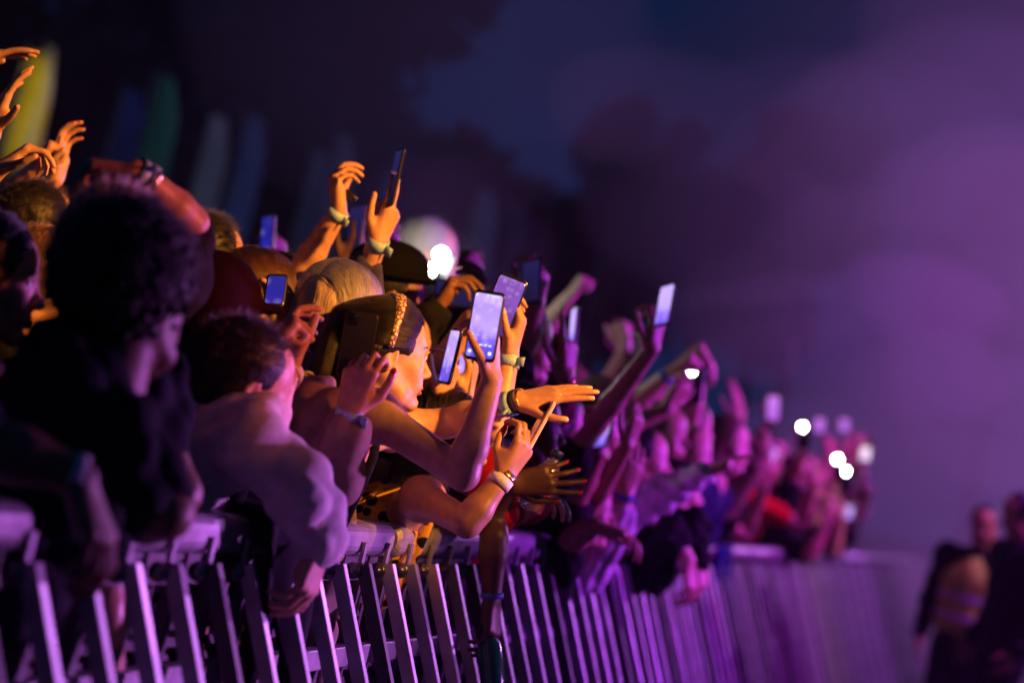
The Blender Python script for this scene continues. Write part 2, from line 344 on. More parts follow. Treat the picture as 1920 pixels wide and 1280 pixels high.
def head_prims(lp, ax, s, fem=True, nose=1.0, k=1.0):
    e = lambda c, r, kk=0.03, op='add': ell(lp(*c), ax, np.array(r) * s, kk, op)
    c = lambda a, b, ra, rb, kk: cap(lp(*a), lp(*b), ra * s, rb * s, kk)
    jw = 0.043 if fem else 0.049
    o = [e((-.014, 0, .030), (.093, .074, .083), .02), e((.036, 0, .036), (.053, .058, .058), .04), e((.034, 0, -.030), (.050, .055, .074), .035)]
    for y in (-1, 1):
        o += [c((-.006, y * .052, -.050), (.030, y * jw, -.086), .018, .016, .03), c((.030, y * jw, -.086), (.068, y * .012, -.103), .016, .0155, .022),
              e((.060, y * .036, -.028), (.021, .022, .024), .025), e((.066, y * .030, -.060), (.020, .020, .020), .02)]
    o += [e((.074, 0, -.101), (.0165, .019, .0155), .016), c((.080, -.026, .017), (.080, .026, .017), .0105, .0105, .016), e((.082, 0, -.060), (.014, .022, .016), .018),
          c((.087, 0, .006), (.107 * 1, 0, -.032), .0075, .0098 * nose, .012), e((.1075, 0, -.0355), (.0095, .0105, .0085), .008)]
    for y in (-1, 1): o += [e((.096, y * .0115, -.039), (.009, .0072, .0072), .006)]
    for y in (-1, 1): o += [e((.100, y * .031, .001), (.018, .016, .0125), .010, 'sub')]
    for y in (-1, 1): o += [e((.0745, y * .0315, .0005), (.0145, .0155, .0135), .004)]        # closed lid volume round the eyeball
    o += [e((.0915, 0, -.0665), (.0088, .0215, .0052), .005), e((.0895, 0, -.0775), (.0092, .0180, .0066), .005), e((.101, 0, -.0715), (.010, .024, .0011), .0025, 'sub'), e((.0900, 0, -.0880), (.006, .014, .004), .006, 'sub')]
    for y in (-1, 1):
        ea = np.array([nrm(ax[0] * .9 - ax[2] * .25 + y * ax[1] * .35), nrm(y * ax[1]), ax[2]]); ea[0] = nrm(ea[0] - ea[1] * (ea[0] @ ea[1])); ea[2] = np.cross(ea[0], ea[1])
        o += [ell(lp(-.010, y * .0765, -.008), ea, np.array((.0175, .0065, .031)) * s, .006), ell(lp(-.006, y * .0855, -.004), ea, np.array((.0105, .0075, .021)) * s, .003, 'sub')]
    return o
def ring_band(pa, pb, t, ra, rb, width, name, material, parent, thick=0.0025, tail=False, n=22, tilt=0.0):
    c = pa + (pb - pa) * t; r = ra + (rb - ra) * t + thick; d = nrm(pb - pa); e1 = nrm(np.cross(d, [0.2, 0.5, 0.8])); e2 = np.cross(d, e1)
    mb = MB(); v = []
    for h, q in ((-width / 2, -.0005), (-width / 2, thick), (width / 2, thick), (width / 2, -.0005)):
        for i in range(n):
            a = 2 * math.pi * i / n; v.append(c + d * (h + tilt * math.cos(a)) + (r + q) * (math.cos(a) * e1 + math.sin(a) * e2))
    f = [(j * n + i, j * n + (i + 1) % n, ((j + 1) % 4) * n + (i + 1) % n, ((j + 1) % 4) * n + i) for j in range(4) for i in range(n)]
    mb.add(v, f)
    if tail:
        q = nrm(V(0.75, -0.2, -0.6)); q = nrm(q - d * (q @ d)); mb.box(c + q * (r + .012), [q, d, np.cross(q, d)], (.012, width * .42, .0011))
    return mb.make(name, material, parent)
def spline(pts, n=10):
    pts = np.asarray(pts, float); P_ = np.concatenate([[2 * pts[0] - pts[1]], pts, [2 * pts[-1] - pts[-2]]]); out = []
    seg = len(pts) - 1
    for u in np.linspace(0, seg - 1e-6, n):
        i = int(u); t = u - i; a, b, c, d = P_[i:i + 4]
        out.append(.5 * ((2 * b) + (-a + c) * t + (2 * a - 5 * b + 4 * c - d) * t * t + (-a + 3 * b - 3 * c + d) * t ** 3))
    return np.array(out)
def build_hair(root, lp, ax, s, style, colour, length=0.28, nlocks=220, fine=0.007, seed=1, crown_lift=0.0):
    r = np.random.default_rng(seed); M = HAIR[colour]; mb = MB()
    e = lambda c, rad, kk=0.02, op='add': ell(lp(*c), ax, np.array(rad) * s, kk, op)
    g = {'short': .004, 'curly': .018, 'sleek': .006, 'long': .010}[style]
    C0, R0 = np.array([-.016, 0, .034 + crown_lift]), np.array([.097 + g, .079 + g, .086 + g])
    pr = [e(C0, R0)]
    down = np.array([0, 0, -1.0])
    if style in ('long', 'sleek'):
        nb = lp(-.050, 0, -.02); w0 = .066 if style == 'long' else .054
        pr += [cap(nb, nb + (-ax[0] * .03 + down * length * .75) * s, w0 * s, .045 * s, .05)]
        if style == 'long':
            for y in (-1, 1): pr += [cap(lp(-.018, y * .066, .0), lp(-.03, y * .074, -.04) + down * length * .55, .028 * s, .024 * s, .03)]
    if style in ('short', 'curly'): pr += [e((-.052, 0, -.022), (.055, .068, .052), .03)]
    pr += [e((.112, 0, -.040), (.075, .080, .108), .010, 'sub') if style == 'sleek' else e((.100, 0, -.036), (.088, .080, .113), .012, 'sub')]
    if style in ('short', 'sleek', 'curly'):
        for y in (-1, 1): pr += [e((.012, y * .084, -.044), (.044, .034, .050), .012, 'sub')]
    v, f = implicit(pr, fine, noise=(.006 if style == 'curly' else .0008, waves(seed, 7, 60, 150)))
    v, f = keep_big(v, f)
    mb.v.append(v); mb.f += [list(q) for q in f]; mb.n += len(v)
    mb.a.append(np.full(len(v), .35))
    R_ = lambda a, b: r.uniform(a, b)
    def sc(al, ph, lift=1.0):             # a point on the scalp: al from the brow over the crown to the nape, ph from the parting to the side
        al, ph = math.radians(al), math.radians(ph)
        return lp(*(C0 + R0 * lift * np.array([math.cos(al), math.sin(al) * math.sin(ph), math.sin(al) * math.cos(ph)])))
    SP, SR = [], []
    def strands(pts, m, w, r0, tipspread=1.0):
        n_ = len(pts); t_ = np.linspace(0, 1, n_)
        for _ in range(m):
            o_ = r.normal(size=3) * w; o2 = r.normal(size=3) * w * tipspread
            SP.append(pts + o_ * (.35 + .65 * np.sin(math.pi * np.minimum(t_ * 1.4, .5)))[:, None] + (o2 - o_ * .2) * (t_ ** 2)[:, None]); SR.append(r0 * (1 - .75 * t_ ** 3))
    for i in range(nlocks):
        if style in ('long', 'sleek'):
            sd = r.choice((-1, 1)); L = length * R_(.7, 1.05); lf = R_(1.0, 1.03) if r.random() < .93 else R_(1.03, 1.10)
            if style == 'long':
                al = R_(46, 150); j = R_(-9, 9); p = [sc(al, sd * R_(0, 7), lf), sc(al * .9 + 12 + j * .4, sd * 34, lf), sc(al * .75 + 28 + j, sd * 66, lf), sc(al * .62 + 42 + j, sd * R_(86, 99), lf)]
                q = p[-1] - ax[0] * .006 * s; p.append(q + down * .05 - ax[0] * .004)
            else:
                ph = sd * R_(0, 100); a0 = 25 + .0038 * ph * ph
                p = [sc(a0, ph, 1.004), sc(a0 + 11, ph * .99, max(lf, 1.012)), sc(a0 + 24, ph * .98, lf), sc(a0 + 50, ph * .94, lf), sc(138, ph * .85, lf), sc(162, ph * .8, lf)]
                q = p[-1]; q = q - ax[0] * .004; p.append(q + down * .05 - ax[0] * .006 + ax[1] * R_(-.006, .006)); q = p[-1]
            q = p[-1]; dr = R_(-.012, .008)
            for u in (.35, .7, 1.0): p.append(q + down * L * u * s + ax[0] * dr * u + ax[1] * R_(-.008, .008) - ax[0] * .012 * u)
            pts = spline(p, 18); w = (R_(.0008, .0022) if nlocks > 600 else R_(.0012, .0036)) * s; rad = w * np.concatenate([np.linspace(.5, 1, 3), np.ones(10), np.linspace(.9, .12, 5)])
            if fine > .0085: mb.tube(pts, rad, 5, .45, None, True, R_(0.0, 1.0) ** 1.4)
            else: strands(spline(p, 14), 12, .0036 * s, .00028, 1.3)
        else:
            th, ph = math.acos(R_(-.45, 1)), R_(-math.pi, math.pi)
            n0 = np.array([math.sin(th) * math.cos(ph), math.sin(th) * math.sin(ph), math.cos(th)])
            if n0[0] > .42 and n0[2] < .50: continue
            if n0[2] < .05 and n0[0] > -.15: continue
            b = C0 + n0 * R0 * .985
            if style == 'short':
                d = nrm(n0 * .45 + np.array([R_(-.5, .9), R_(-.5, .5), R_(-.3, .5)]) * .7); L = R_(.010, .026)
                pts = [lp(*b), lp(*(b + d * L * .5)), lp(*(b + d * L + np.array([.005, 0, -.002])))]; strands(spline(pts, 5), 6, .0022, .00026, 1.6) if fine <= .0085 else mb.tube(spline(pts, 4), np.array([1, .9, .6, .12]) * R_(.0010, .0024), 4, .6, None, True, R_(0, 1))
            else:
                sw = nrm(np.cross(n0, r.normal(size=3)))
                c0 = b + (n0 * R_(0, .016) if r.random() < .4 else 0); ph2 = R_(0, 6); rr = R_(.004, .010); d = nrm(n0 + r.normal(size=3) * .5); pts = [lp(*(c0 + d * .0035 * j + rr * (sw * math.cos(ph2 + j * 1.3) + np.cross(n0, sw) * math.sin(ph2 + j * 1.3)) * .8)) for j in range(6)]
                strands(spline(pts, 12), 5, .0014, .00035, 1.5) if fine <= .0085 else mb.tube(spline(pts, 9), R_(.0010, .0024), 4, .7, None, True, R_(0, 1))
    ho = meshobj('hair', np.concatenate(mb.v), mb.f, M, root, True, np.concatenate(mb.a))
    if SP:
        cu = bpy.data.hair_curves.new('hair_strands'); cu.add_curves([len(q) for q in SP]); pp = np.concatenate(SP) - np.array(root.location)
        cu.position_data.foreach_set('vector', pp.astype(np.float32).ravel())
        ra = cu.attributes.get('radius') or cu.attributes.new('radius', 'FLOAT', 'POINT'); ra.data.foreach_set('value', np.concatenate(SR).astype(np.float32))
        cu.materials.append(STRAND[colour]); so = bpy.data.objects.new('hair_strands', cu); COL.objects.link(so); so.parent = ho
    return ho
def reach(p0, px, py, L, far=False):
    v = BAS @ np.array([(px - 960) / FPX, -(py - 640) / FPX, 1.0]); w = CAM - p0
    a, b, c = v @ v, 2 * v @ w, w @ w - L * L; disc = b * b - 4 * a * c
    d = -b / (2 * a) if disc < 0 else (-b + (1 if far else -1) * math.sqrt(disc)) / (2 * a)
    return CAM + d * v
def getp(q, p0, L):
    if len(q) > 2 and not isinstance(q[2], (str, type(None))): return P(*q)
    return reach(p0, q[0], q[1], L, len(q) > 2 and q[2] == 'far')
RED_NAIL = mat('nail_varnish_red', (0.55, 0.012, 0.012), 0.2)
PALE_NAIL = mat('nail_varnish_pale', (0.75, 0.55, 0.50), 0.25)
LIP = mat('lip_skin', (0.42, 0.13, 0.11), 0.35)
EYEW = mat('eye_white', (0.75, 0.72, 0.70), 0.15); IRIS = mat('eye_iris', (0.03, 0.016, 0.01), 0.1); LASH = mat('lash', (0.008, 0.006, 0.006), 0.5)
BANDS = {'blue': mat('wristband_pale_blue', (.34, .60, .95), 0.6, noise=0.3, nscale=160), 'dark': mat('wristband_dark', (0.02, 0.03, 0.045), 0.5), 'white': mat('wristband_white', (0.75, 0.75, 0.8), 0.6, noise=0.2, nscale=160),
         'gold': mat('bracelet_gold', (0.9, 0.6, 0.22), 0.25, metal=1.0), 'deep': mat('wristband_deep_blue', (0.06, 0.10, 0.55), 0.5)}
QUAL = {'hero': (.022, .009, .0055, .0042, .0034), 'near': (.026, .011, .007, .0048, .006), 'mid': (.03, .014, .009, .0062, .009), 'far': (.04, .020, .014, .009, .013)}
PEOPLE = []
def person(label, head, face=(1, .05, .25), up=(.08, -1, 0), skin='fair', hair=('long', 'dark'), shirt=('tee', 'black', (.012, .012, .015)), arms=(), q='near', fem=True, size=1.0, group='people in the crowd at the barrier', hip=None, body=None,
           trousers=('navy', (.012, .014, .022)), hairlen=.28, nlocks=200, seed=0, faceparts=False, nose=1.0, extra=None, headscale=1.0, crown_lift=0.0):
    hb, ht, ha, hh, hf = QUAL[q]; s = size
    Hc = P(*head) if not hasattr(head, 'shape') else head
    wv = lambda a: V(*a) if not hasattr(a, 'shape') else a
    f = nrm(wv(face)); u = wv(up); u = nrm(u - f * (u @ f)); l = np.cross(u, f); ax = np.array([f, l, u]); hs = s * headscale
    lp = lambda x, y, z: Hc + hs * (x * f + y * l + z * u)
    b = nrm((f if body is None else wv(body)) * np.array([1, 1, 0])); upz = np.array([0, 0, 1.0]); left = np.cross(upz, b)
    NB = lp(-.035, 0, -.10) + np.array([0, 0, -.075]) * s - b * .01
    if hip is None:
        hx = NB - b * .06; hx[0] = min(hx[0], -1.80) if NB[0] > -2.0 else hx[0]
    else: hx = NB + np.array([hip[0], hip[1], 0.])
    dz = max(.56 * s, 0) ** 2 - ((hx - NB)[:2] ** 2).sum(); PB = np.array([hx[0], hx[1], np.clip(NB[2] - math.sqrt(max(dz, .12)), .62, 1.08)])
    root = thing('person', label, 'person', (PB[0], PB[1], 0), group)
    su = nrm(NB - PB); bl = nrm(np.cross(su, b)); bf = np.cross(bl, su); tax = np.array([bf, bl, su]); H = np.linalg.norm(NB - PB)
    sw = (.165 if fem else .195) * s
    SJ = {'L': NB - su * .055 * s + bl * sw, 'R': NB - su * .055 * s - bl * sw}
    info = {}; done = {}
    for a in arms:
        sd = a['side']; sh = P(*a['S']) if 'S' in a else SJ[sd]
        E = getp(a['E'], sh, .29 * s); Wp = getp(a['W'], E, .255 * s); D = wv(a['D']); N = wv(a['N'])
        done[sd] = (sh, E, Wp, D, N, a)
    for sd in 'LR':
        if sd not in done:
            sh = SJ[sd]; E = sh + np.array([0, 0, -.28]) * s - bf * .04 + bl * (.05 if sd == 'L' else -.05); Wp = E + np.array([0, 0, -.22]) * s + bf * .10
            done[sd] = (sh, E, Wp, Wp - E, -bl if sd == 'L' else bl, dict(side=sd, pose='relaxed', hang=True))
    fat = (.92 if fem else 1.05) * s
    dp, wd = (.108, .148) if fem else (.120, .168)
    torso = [('rib', ell(NB - su * H * .34, tax, (dp * s, wd * s, .19 * s), .05)), ('waist', ell(NB - su * H * .68, tax, (.096 * s, (.125 if fem else .145) * s, .16 * s), .06)), ('pelvis', ell(PB, tax, (.112 * s, (.165 if fem else .160) * s, .125 * s), .05)),
             ('shoul', cap(done['L'][0] * .9 + NB * .1, NB - su * .035, .050 * fat, .055 * fat, .05)), ('shoul', cap(done['R'][0] * .9 + NB * .1, NB - su * .035, .050 * fat, .055 * fat, .05))]
    if fem: torso += [('rib', ell(NB - su * H * .38 + bf * .075 * s + bl * y * .068 * s, tax, (.058 * s, .058 * s, .060 * s), .03)) for y in (-1, 1)]
    prims = [p for _, p in torso]
    prims.append(cap(lp(-.022, 0, -.045), NB + su * .0, (.050 if fem else .060) * hs, (.054 if fem else .066) * s, .03))
    fine = []; nails = []
    armg = {}
    for sd in 'LR':
        sh, E, Wp, D, N, a = done[sd]; d = nrm(Wp - E); M1 = E + (Wp - E) * .28
        hs_ = (.95 if fem else 1.04) * s
        prims += [cap(sh, E, .046 * fat, .0365 * fat, .03), cap(E, M1, .036 * fat, .038 * fat, .015), cap(M1, Wp, .038 * fat, .0255 * fat, .015), ell(sh, tax, (.054 * fat,) * 3, .04)]
        hp, hbx, nl, hi = hand_prims(Wp, D, N, sd, a.get('pose', 'relaxed'), hs_, a.get('thumb', 'out'), a.get('spread', .05))
        prims += hp
        if not a.get('hang'):
            fine.append((hbx[0], hbx[1], hh)); mn = np.minimum(np.minimum(sh, E), Wp) - .06; mx = np.maximum(np.maximum(sh, E), Wp) + .06; fine.append((mn, mx, ha))
        else: fine.append((hbx[0], hbx[1], max(hh, .012)))
        nails += [(nn, a.get('nails')) for nn in nl]
        info[sd] = dict(S=sh, E=E, W=Wp, hand=hi, r=(.0375 * fat, .0255 * fat)); armg[sd] = (sh, E, Wp, M1)
    hipj = [PB + bl * y * .085 * s - su * .06 for y in (1, -1)]
    legs = []
    for y, hj in zip((1, -1), hipj):
        kn = np.array([hj[0] + b[0] * .03, hj[1] + b[1] * .03, PB[2] * .52]); an = np.array([hj[0] - b[0] * .02, hj[1] - b[1] * .02, .085]); toe = an + b * .16; toe[2] = .035
        legs += [cap(hj, kn, .082 * fat, .055 * fat, .04), cap(kn, an, .055 * fat, .038 * fat, .02), cap(an - [0, 0, .04], toe, .042, .034, .02)]
    prims += legs + head_prims(lp, ax, hs, fem, nose)
    ext = np.array([.13] * 3) * hs
    fine += [(Hc - ext, Hc + ext, hf), (np.array([-9, -9, PB[2]]), np.array([9, 99, 9]), ht), (np.array([PB[0] - .3, -9, -9]), np.array([PB[0] + .35, 99, 9]), ht), (np.array([-9, PB[1] - .3, -9]), np.array([9, PB[1] + .3, 9]), ht)]
    v, fc = implicit(prims, hb, fine)
    v, fc = keep_big(v, fc)
    ctr = v[fc].mean(1); mi = np.zeros(len(fc), np.int32); mats = [SKIN[skin], LIP, RED_NAIL, PALE_NAIL]
    if q in ('hero', 'near'):
        L_ = (ctr - Hc) / hs; x_, y_, z_ = L_ @ f, L_ @ l, L_ @ u
        if skin in ('fair', 'tan'): mi[((y_ / .0235) ** 2 + ((z_ + .0718) / .0118) ** 2 < 1) & (x_ > .083) & (x_ < .125)] = 1
        for (c_, bk, dr), col in nails:
            if col: rel = ctr - c_; mi[(np.linalg.norm(rel, axis=1) < .0105) & (((ctr - c_) @ bk) > -.002)] = 2 if col == 'red' else 3
    meshobj('body', v, fc, None, root, True, mats=mats, midx=mi)
    # clothes
    kind, key, col = shirt
    if kind != 'none':
        M = cloth_mat(key, col) if not isinstance(col, bpy.types.Material) else col
        g = {'tee': .017, 'long': .019, 'hoodie': .022, 'tank': .010, 'loose': .030}[kind]; cp = []
        for n_, p in torso:
            if kind == 'tank' and n_ == 'shoul': continue
            cp.append(ell(p[1], p[2], p[3] + g, p[4]) if p[0] == 'ell' else cap(p[1] - su * .004, p[2] - su * .012, p[3] + g * .7, p[4] + g * .7, p[5]))
        sl = {'tee': (.62, 0), 'long': (1, .93), 'hoodie': (1, .95), 'tank': (0, 0), 'loose': (1, .5)}[kind]
        cf = []
        for sd in 'LR':
            sh, E, Wp, M1 = armg[sd]; su_, fo = done[sd][5].get('sleeve', sl); gg = g * (.9 if kind != 'hoodie' else .7)
            if su_ > 0: cp += [ell(sh, tax, (.056 * fat + gg,) * 3, .04)]
            if su_ > 0: cp += [cap(sh, sh + (E - sh) * su_, .048 * fat + gg, (.040 if su_ == 1 else .050) * fat + gg, .03)]
            if fo > 0: cp += [cap(E, E + (Wp - E) * fo, .038 * fat + gg, .029 * fat + gg * .8, .02)]
            if kind != 'tank': cf.append((np.minimum(np.minimum(sh, E), Wp) - .09, np.maximum(np.maximum(sh, E), Wp) + .09, max(ha, .008)))
        if kind == 'hoodie': cp += [cap(NB - bf * .075 + bl * .09 + su * .03, NB - bf * .11 - su * .03, .045, .055, .04), cap(NB - bf * .075 - bl * .09 + su * .03, NB - bf * .11 - su * .03, .045, .055, .04)]
        cf += [(np.array([-9, -9, PB[2]]), np.array([9, 99, 9]), ht), (np.array([PB[0] - .3, -9, -9]), np.array([PB[0] + .35, 99, 9]), ht), (np.array([-9, PB[1] - .3, -9]), np.array([9, PB[1] + .3, 9]), ht)]
        v, fc = implicit(cp, max(ht, .014), cf, (.0034 if kind in ('tee', 'tank') else .0062, waves(seed + 11, 5, 18, 62)))
        v, fc = keep_big(v, fc)
        meshobj('top' if kind == 'tank' else {'tee': 'shirt', 'long': 'shirt', 'hoodie': 'hooded_top', 'loose': 'cardigan'}[kind], v, fc, M, root)
        if kind == 'tank':
            for y in (-1, 1):
                mb = MB(); c0 = NB - su * H * .30 + bl * y * .085; sh0 = NB - su * .03 + bl * y * .09 + su * .030
                pts = spline([c0 + bf * (dp + .02) * s, sh0 + bf * .045, sh0 + su * .012, sh0 - bf * .05, c0 - bf * (dp + .012) * s], 14); mb.tube(pts, .011, 8, .35, bl); mb.make('strap', M, root)
    tp = [ell(PB - su * .02, tax, (.122 * s, .172 * s, .125 * s), .05)] + [cap(p[1], p[2], p[3] + .014, p[4] + .016, .03) for i, p in enumerate(legs) if i % 3 < 2]
    v, fc = implicit(tp, .022 if q != 'far' else .035); v, fc = keep_big(v, fc)
    meshobj('trousers', v, fc, cloth_mat(*trousers), root)
    if hair is not None:
        build_hair(root, lp, ax, hs, hair[0], hair[1], hairlen, nlocks if q in ('hero', 'near') else (60 if q == 'mid' else 0), {'hero': .006, 'near': .008, 'mid': .011, 'far': .016}[q], seed + 3, crown_lift)
    if faceparts:
        for y in (-1, 1):
            mb = MB(); mb.ball(lp(.0768, y * .0315, .0005), .0137 * hs, 8, ax=ax); eye = mb.make('eye', EYEW, root)
            mb = MB(); mb.ball(lp(.0874, y * .0300, .0000), .0064 * hs, 6, (.55, 1, 1), ax); mb.make('iris', IRIS, eye)
            mb = MB(); pts = [lp(.0842 - 10 * t * t - .0005, y * (.0315 + t), .0062 - 22 * t * t) for t in np.linspace(-.0135, .0145, 7)]; mb.tube(pts, .0017 * hs, 5)
            mb.tube([lp(.0880 - .3 * t, y * (.0315 + t), .0085 - 8 * t * t) for t in np.linspace(-.010, .016, 6)], .0011 * hs, 4); mb.make('eyelashes', LASH, root)
            mb = MB(); pts = [lp(.0895 - 9 * max(0, t) ** 2 - .15 * max(t, 0), y * (.032 + t), .0235 + .16 * t - 9 * max(t, 0) ** 2) for t in np.linspace(-.018, .024, 8)]; mb.tube(pts, np.array([.0028, .0034, .0034, .0032, .003, .0026, .002, .001]) * hs, 6, .55); mb.make('eyebrow', LASH, root)
    for sd in 'LR':
        a = done[sd][5]
        for bd in a.get('bands', ()):
            key, t, w = bd[:3]; i_ = info[sd]; ring_band(i_['E'], i_['W'], t, .0385 * fat + (.0385 - .0255) * fat * .39, .0255 * fat, w, 'wristband' if key in ('blue', 'white', 'deep', 'dark') else 'bracelet', BANDS[key], root, tail=(key == 'blue'))
    ctx = dict(root=root, lp=lp, ax=ax, hs=hs, info=info, NB=NB, PB=PB, su=su, bl=bl, bf=bf, H=H, f=f, l=l, u=u, Hc=Hc, s=s)
    PEOPLE.append((label, Hc, PB)); return ctx
# ------------------------------------------------------------------ helpers: phones
def screen_mat(name, stops, strength, noise=0.0, nscale=60, horizontal=False, half=.072):
    if name in MATS: return MATS[name]
    M = bpy.data.materials.new(name); M.use_nodes = True; t = M.node_tree; b = t.nodes['Principled BSDF']; b.inputs['Base Color'].default_value = (.01, .01, .012, 1); b.inputs['Roughness'].default_value = .12
    c = t.nodes.new('ShaderNodeTexCoord'); sx = t.nodes.new('ShaderNodeSeparateXYZ'); mr = t.nodes.new('ShaderNodeMapRange'); r = t.nodes.new('ShaderNodeValToRGB')
    mr.inputs['From Min'].default_value = -half; mr.inputs['From Max'].default_value = half
    t.links.new(c.outputs['Object'], sx.inputs[0]); t.links.new(sx.outputs['X' if horizontal else 'Y'], mr.inputs['Value'])
    src = mr.outputs[0]
    if noise:
        nz = t.nodes.new('ShaderNodeTexNoise'); nz.inputs['Scale'].default_value = nscale; nz.inputs['Detail'].default_value = 3; t.links.new(c.outputs['Object'], nz.inputs['Vector'])
        ma = t.nodes.new('ShaderNodeMath'); ma.operation = 'MULTIPLY_ADD'; ma.inputs[1].default_value = noise; t.links.new(nz.outputs['Fac'], ma.inputs[0])
        ad = t.nodes.new('ShaderNodeMath'); ad.operation = 'SUBTRACT'; ad.inputs[1].default_value = noise * .5; t.links.new(src, ma.inputs[2]); t.links.new(ma.outputs[0], ad.inputs[0]); src = ad.outputs[0]
    t.links.new(src, r.inputs[0]); el = r.color_ramp.elements
    while len(el) < len(stops): el.new(.5)
    for e_, (p_, c_) in zip(el, stops): e_.position = p_; e_.color = (*c_, 1)
    out = r.outputs[0]
    if noise:
        vo = t.nodes.new('ShaderNodeTexVoronoi'); vo.inputs['Scale'].default_value = nscale * .6; t.links.new(c.outputs['Object'], vo.inputs['Vector'])
        sp = t.nodes.new('ShaderNodeMapRange'); sp.inputs['From Min'].default_value = .42; sp.inputs['From Max'].default_value = .05; sp.inputs['To Max'].default_value = .24; t.links.new(vo.outputs['Distance'], sp.inputs['Value'])
        mx = t.nodes.new('ShaderNodeMix'); mx.data_type = 'RGBA'; mx.blend_type = 'ADD'; mx.inputs['B'].default_value = (.8, .7, 1, 1); t.links.new(sp.outputs[0], mx.inputs['Factor']); t.links.new(out, mx.inputs['A']); out = mx.outputs['Result']
    t.links.new(out, b.inputs['Emission Color']); b.inputs['Emission Strength'].default_value = strength
    MATS[name] = M; return M
SCR = {'stage': screen_mat('screen_stage_view', [(0, (.12, .07, .62)), (.25, (.16, .09, .80)), (.48, (.55, .36, 1.0)), (.78, (.46, .29, 1.0)), (1, (.66, .48, 1.0))], 1.15, .35, 70),
       'violet': screen_mat('screen_violet_stage', [(0, (.10, .03, .22)), (.35, (.16, .05, .42)), (.6, (.34, .12, .66)), (.85, (.30, .10, .60)), (1, (.42, .2, .75))], .8, .45, 90),
       'blue': screen_mat('screen_deep_blue', [(0, (.05, .03, .50)), (.5, (.02, .02, .42)), (1, (.03, .03, .34))], .75, .25, 50),
       'lilac': screen_mat('screen_lilac', [(0, (.12, .05, .7)), (.3, (.30, .16, .9)), (.45, (.55, .38, 1)), (1, (.60, .42, 1))], 1.15, .2, 40),
       'pale': screen_mat('screen_pale_pink', [(0, (.75, .45, .85)), (1, (.95, .75, .82))], 1.5),
       'magenta': screen_mat('screen_magenta', [(0, (.45, .10, .75)), (1, (.62, .20, .85))], 1.1),
       'dim': screen_mat('screen_dim', [(0, (.01, .008, .04)), (.6, (.02, .015, .10)), (1, (.03, .02, .12))], .7)}
WHITE_UI = mat('screen_symbols', (.02, .02, .02), emit=(.85, .88, 1), estr=1.1)
def phone(label, c, up, nrmv, scr, w=.071, h=.147, case=('black', (.012, .012, .014)), group='phones held up by the crowd', t=.0045, ui=False, torch=None, lens=True):
    c = P(*c) if not hasattr(c, 'shape') else c; y = nrm(V(*up) if not hasattr(up, 'shape') else up); z = V(*nrmv) if not hasattr(nrmv, 'shape') else nrmv; z = nrm(z - y * (z @ y)); x = np.cross(y, z)
    root = thing('phone', label, 'phone', c, group); I = np.eye(3)
    rot = Matrix([[x[i], y[i], z[i]] for i in range(3)]).to_quaternion(); root.rotation_mode = 'QUATERNION'; root.rotation_quaternion = rot
    z0 = np.zeros(3); kw = dict(origin=z0)
    def mk(mb, name, M, par=root, **k2):
        o = meshobj(name, np.concatenate(mb.v), mb.f, M, None, True, origin=z0, **k2); o.parent = par; return o
    mb = MB(); mb.box((0, 0, 0), I, (w / 2, h / 2, t), .010); cs = mk(mb, 'case', mat('phone_case_' + case[0], case[1], .35, noise=.1, nscale=60), root)
    cs.data.polygons.foreach_set('use_smooth', np.full(len(cs.data.polygons), False))
    mb = MB(); mb.box((0, 0, t + .0003), I, (w / 2 - .004, h / 2 - .007, .0006), .006); sc = mk(mb, 'screen', SCR[scr] if scr else mat('screen_off', (.006, .006, .008), .08)); sc.data.polygons.foreach_set('use_smooth', np.full(len(sc.data.polygons), False))
    if ui:
        mb = MB()
        for i, xx in enumerate((-.026, -.002, .008, .014, .020)): mb.box((xx, h / 2 - .011, t + .0014), I, (.0022, .0018, .0003))
        for i in range(5): mb.box((-.020 + .010 * i, -h / 2 + .034, t + .0014), I, (.0034, .0016, .0003))
        for sx_, sy_ in ((-.0055, .058), (.0055, .058), (-.0055, .048), (.0055, .048)): mb.box((sx_ - .016, -h / 2 + sy_ - .004, t + .0014), I, (.0016, .0005, .0003))
        mb.lathe((0, -h / 2 + .018, t + .0010), (0, 0, 1), [(0, .0062), (.0006, .0062)], 18); mb.lathe((-.022, -h / 2 + .018, t + .0010), (0, 0, 1), [(0, .0040), (.0006, .0040)], 14); mb.lathe((.022, -h / 2 + .018, t + .0010), (0, 0, 1), [(0, .0042), (.0006, .0042)], 14)
        mk(mb, 'screen_symbols', WHITE_UI, sc)
    if lens:
        mb = MB(); mb.box((w / 2 - .017, h / 2 - .019, -t - .001), I, (.011, .013, .0012), .004); cm = mk(mb, 'camera_bump', mat('phone_lens_glass', (.01, .01, .012), .1))
        mb = MB(); mb.lathe((w / 2 - .017, h / 2 - .013, -t - .0038), (0, 0, 1), [(0, .0045), (.002, .0048)], 14); mk(mb, 'camera_lens', mat('phone_lens_glass', (.01, .01, .012), .1), cm)
    if torch:
        col, st, r = torch; mb = MB(); mb.lathe((w / 2 - .020, h / 2 - .020, -t - .0042), (0, 0, 1), [(0, r), (.0015, r)], 20); mk(mb, 'torch_light', mat('torch_%d_%d' % (int(st), int(col[0] * 100 + col[2] * 10)), (.1, .1, .1), emit=col, estr=st))
    return root
# ------------------------------------------------------------------ the ground
mb = MB(); g = 60
gm = mat('pit_ground', (0.035, 0.035, 0.037), 0.8, noise=0.3, nscale=3, bump=0.4, bscale=60)
mb.add([(-400, -50, 0), (400, -50, 0), (400, 750, 0), (-400, 750, 0)], [(0, 1, 2, 3)])
tag(mb.make('ground', gm), kind='structure')
